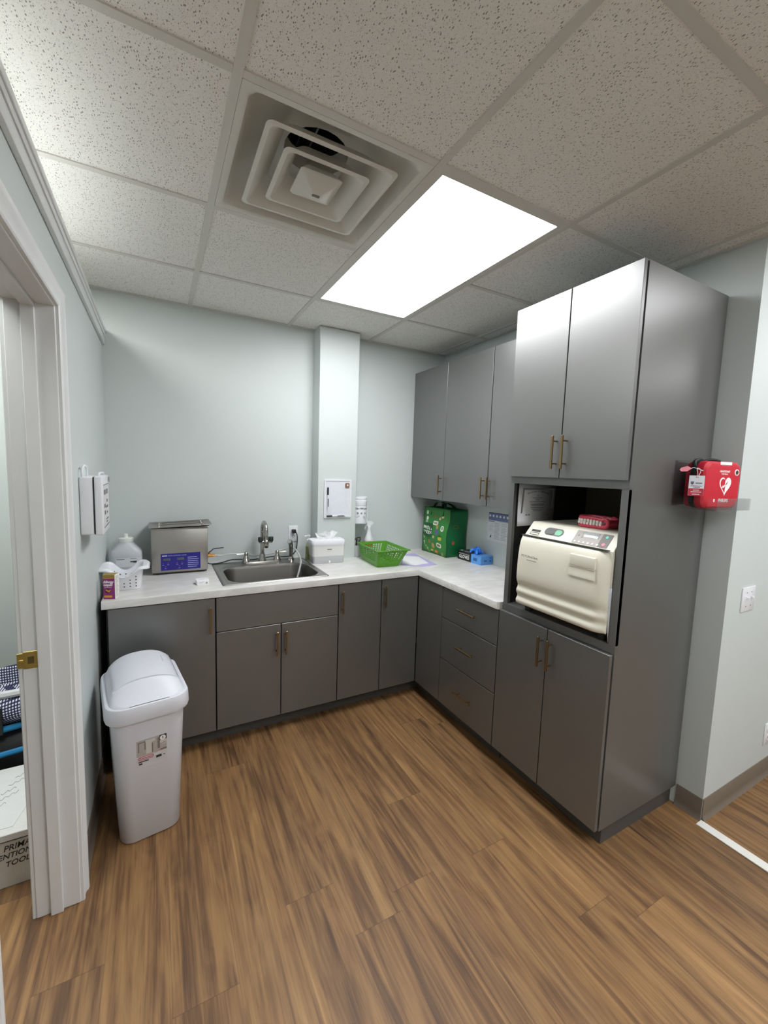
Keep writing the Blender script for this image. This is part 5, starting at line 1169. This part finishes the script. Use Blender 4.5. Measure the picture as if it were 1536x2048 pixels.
def gingham():
    m = bpy.data.materials.new('gingham_check'); m.use_nodes = True; nt = m.node_tree; N = nt.nodes; L = nt.links; b = N['Principled BSDF']; b.inputs['Roughness'].default_value = .8
    g = N.new('ShaderNodeTexCoord'); mp = N.new('ShaderNodeMapping'); mp.inputs['Scale'].default_value = (1, 1, 1); mp.inputs['Rotation'].default_value = (0, R(8), 0); L.new(g.outputs['Object'], mp.inputs['Vector']); sp_ = N.new('ShaderNodeSeparateXYZ'); L.new(mp.outputs[0], sp_.inputs[0])
    def st_(o, f):
        a = N.new('ShaderNodeMath'); a.operation = 'MULTIPLY'; a.inputs[1].default_value = f; L.new(o, a.inputs[0]); c = N.new('ShaderNodeMath'); c.operation = 'FRACT'; L.new(a.outputs[0], c.inputs[0]); e = N.new('ShaderNodeMath'); e.operation = 'LESS_THAN'; e.inputs[1].default_value = .5; L.new(c.outputs[0], e.inputs[0]); return e.outputs[0]
    ad = N.new('ShaderNodeMath'); ad.operation = 'ADD'; L.new(st_(sp_.outputs[0], 95), ad.inputs[0]); L.new(st_(sp_.outputs[2], 95), ad.inputs[1])
    cr = N.new('ShaderNodeValToRGB'); cr.color_ramp.interpolation = 'CONSTANT'; e = cr.color_ramp.elements; e[0].color = lin('e4e4ec'); e[0].position = 0; e[1].position = .34; e[1].color = lin('3a3f66'); k = e.new(.8); k.color = lin('15182e')
    dv = N.new('ShaderNodeMath'); dv.operation = 'DIVIDE'; dv.inputs[1].default_value = 2.2; L.new(ad.outputs[0], dv.inputs[0]); L.new(dv.outputs[0], cr.inputs[0]); L.new(cr.outputs[0], b.inputs['Base Color']); return m
t = thing('tote_bag', 'navy gingham tote bag with black straps on the black duffel', 'bag', (0, -.47, .335))
gmat = gingham()
obj('body', blob_bag(.0, -.50, .335, .46, .26, .125, seed=5), gmat, t)
q = MB(); rows = []
for k in range(9):
    f = k/8; rows.append([(-.20+.4*u, -.44+.02*math.sin(u*6)+.05*f, .42+.02*f+.10*math.sin(f*1.5)*(.72+.3*u)+.008*math.sin(u*14)) for u in [i/10 for i in range(11)]])
q.loft(rows, cap0=False, cap1=False, closed=False); ff = obj('flap', q, gmat, t); ff.modifiers.new('thick', 'SOLIDIFY').thickness = .004
q = MB(); q.loft([[(-.05+.022*i-.004*k, -.632+.004*abs(k-3)+.0, .315+.022*k) for i in range(2)] for k in range(7)], cap0=False, cap1=False, closed=False); s1 = obj('strap', q, pmat('black_leather', '0f0f10', .4), t); s1.modifiers.new('thick', 'SOLIDIFY').thickness = .005
for p_ in ((.012, .030), (.125, .02)):
    q = MB(); q.box((p_[0]-.015, -.640, .318), (p_[0]+.015, -.634, .442), .002, 1); s1 = obj('strap', q, pmat('black_leather', '0f0f10', .4), t)
    q = MB(); q.lathe([(.006, 0), (.005, .002), (.003, .002)], M=frame((p_[0], -.6402, .425), (1, 0, 0), (0, 0, 1)), n=12); obj('grommet', q, chrome, s1)
q = MB(); q.tube([(-.10, -.56, .455), (-.0, -.57, .468), (.10, -.57, .472), (.18, -.54, .47)], .018, 8); obj('lining', q, pmat('lining_white', 'd9d9de', .7), t, label='pale lining showing at the opening')
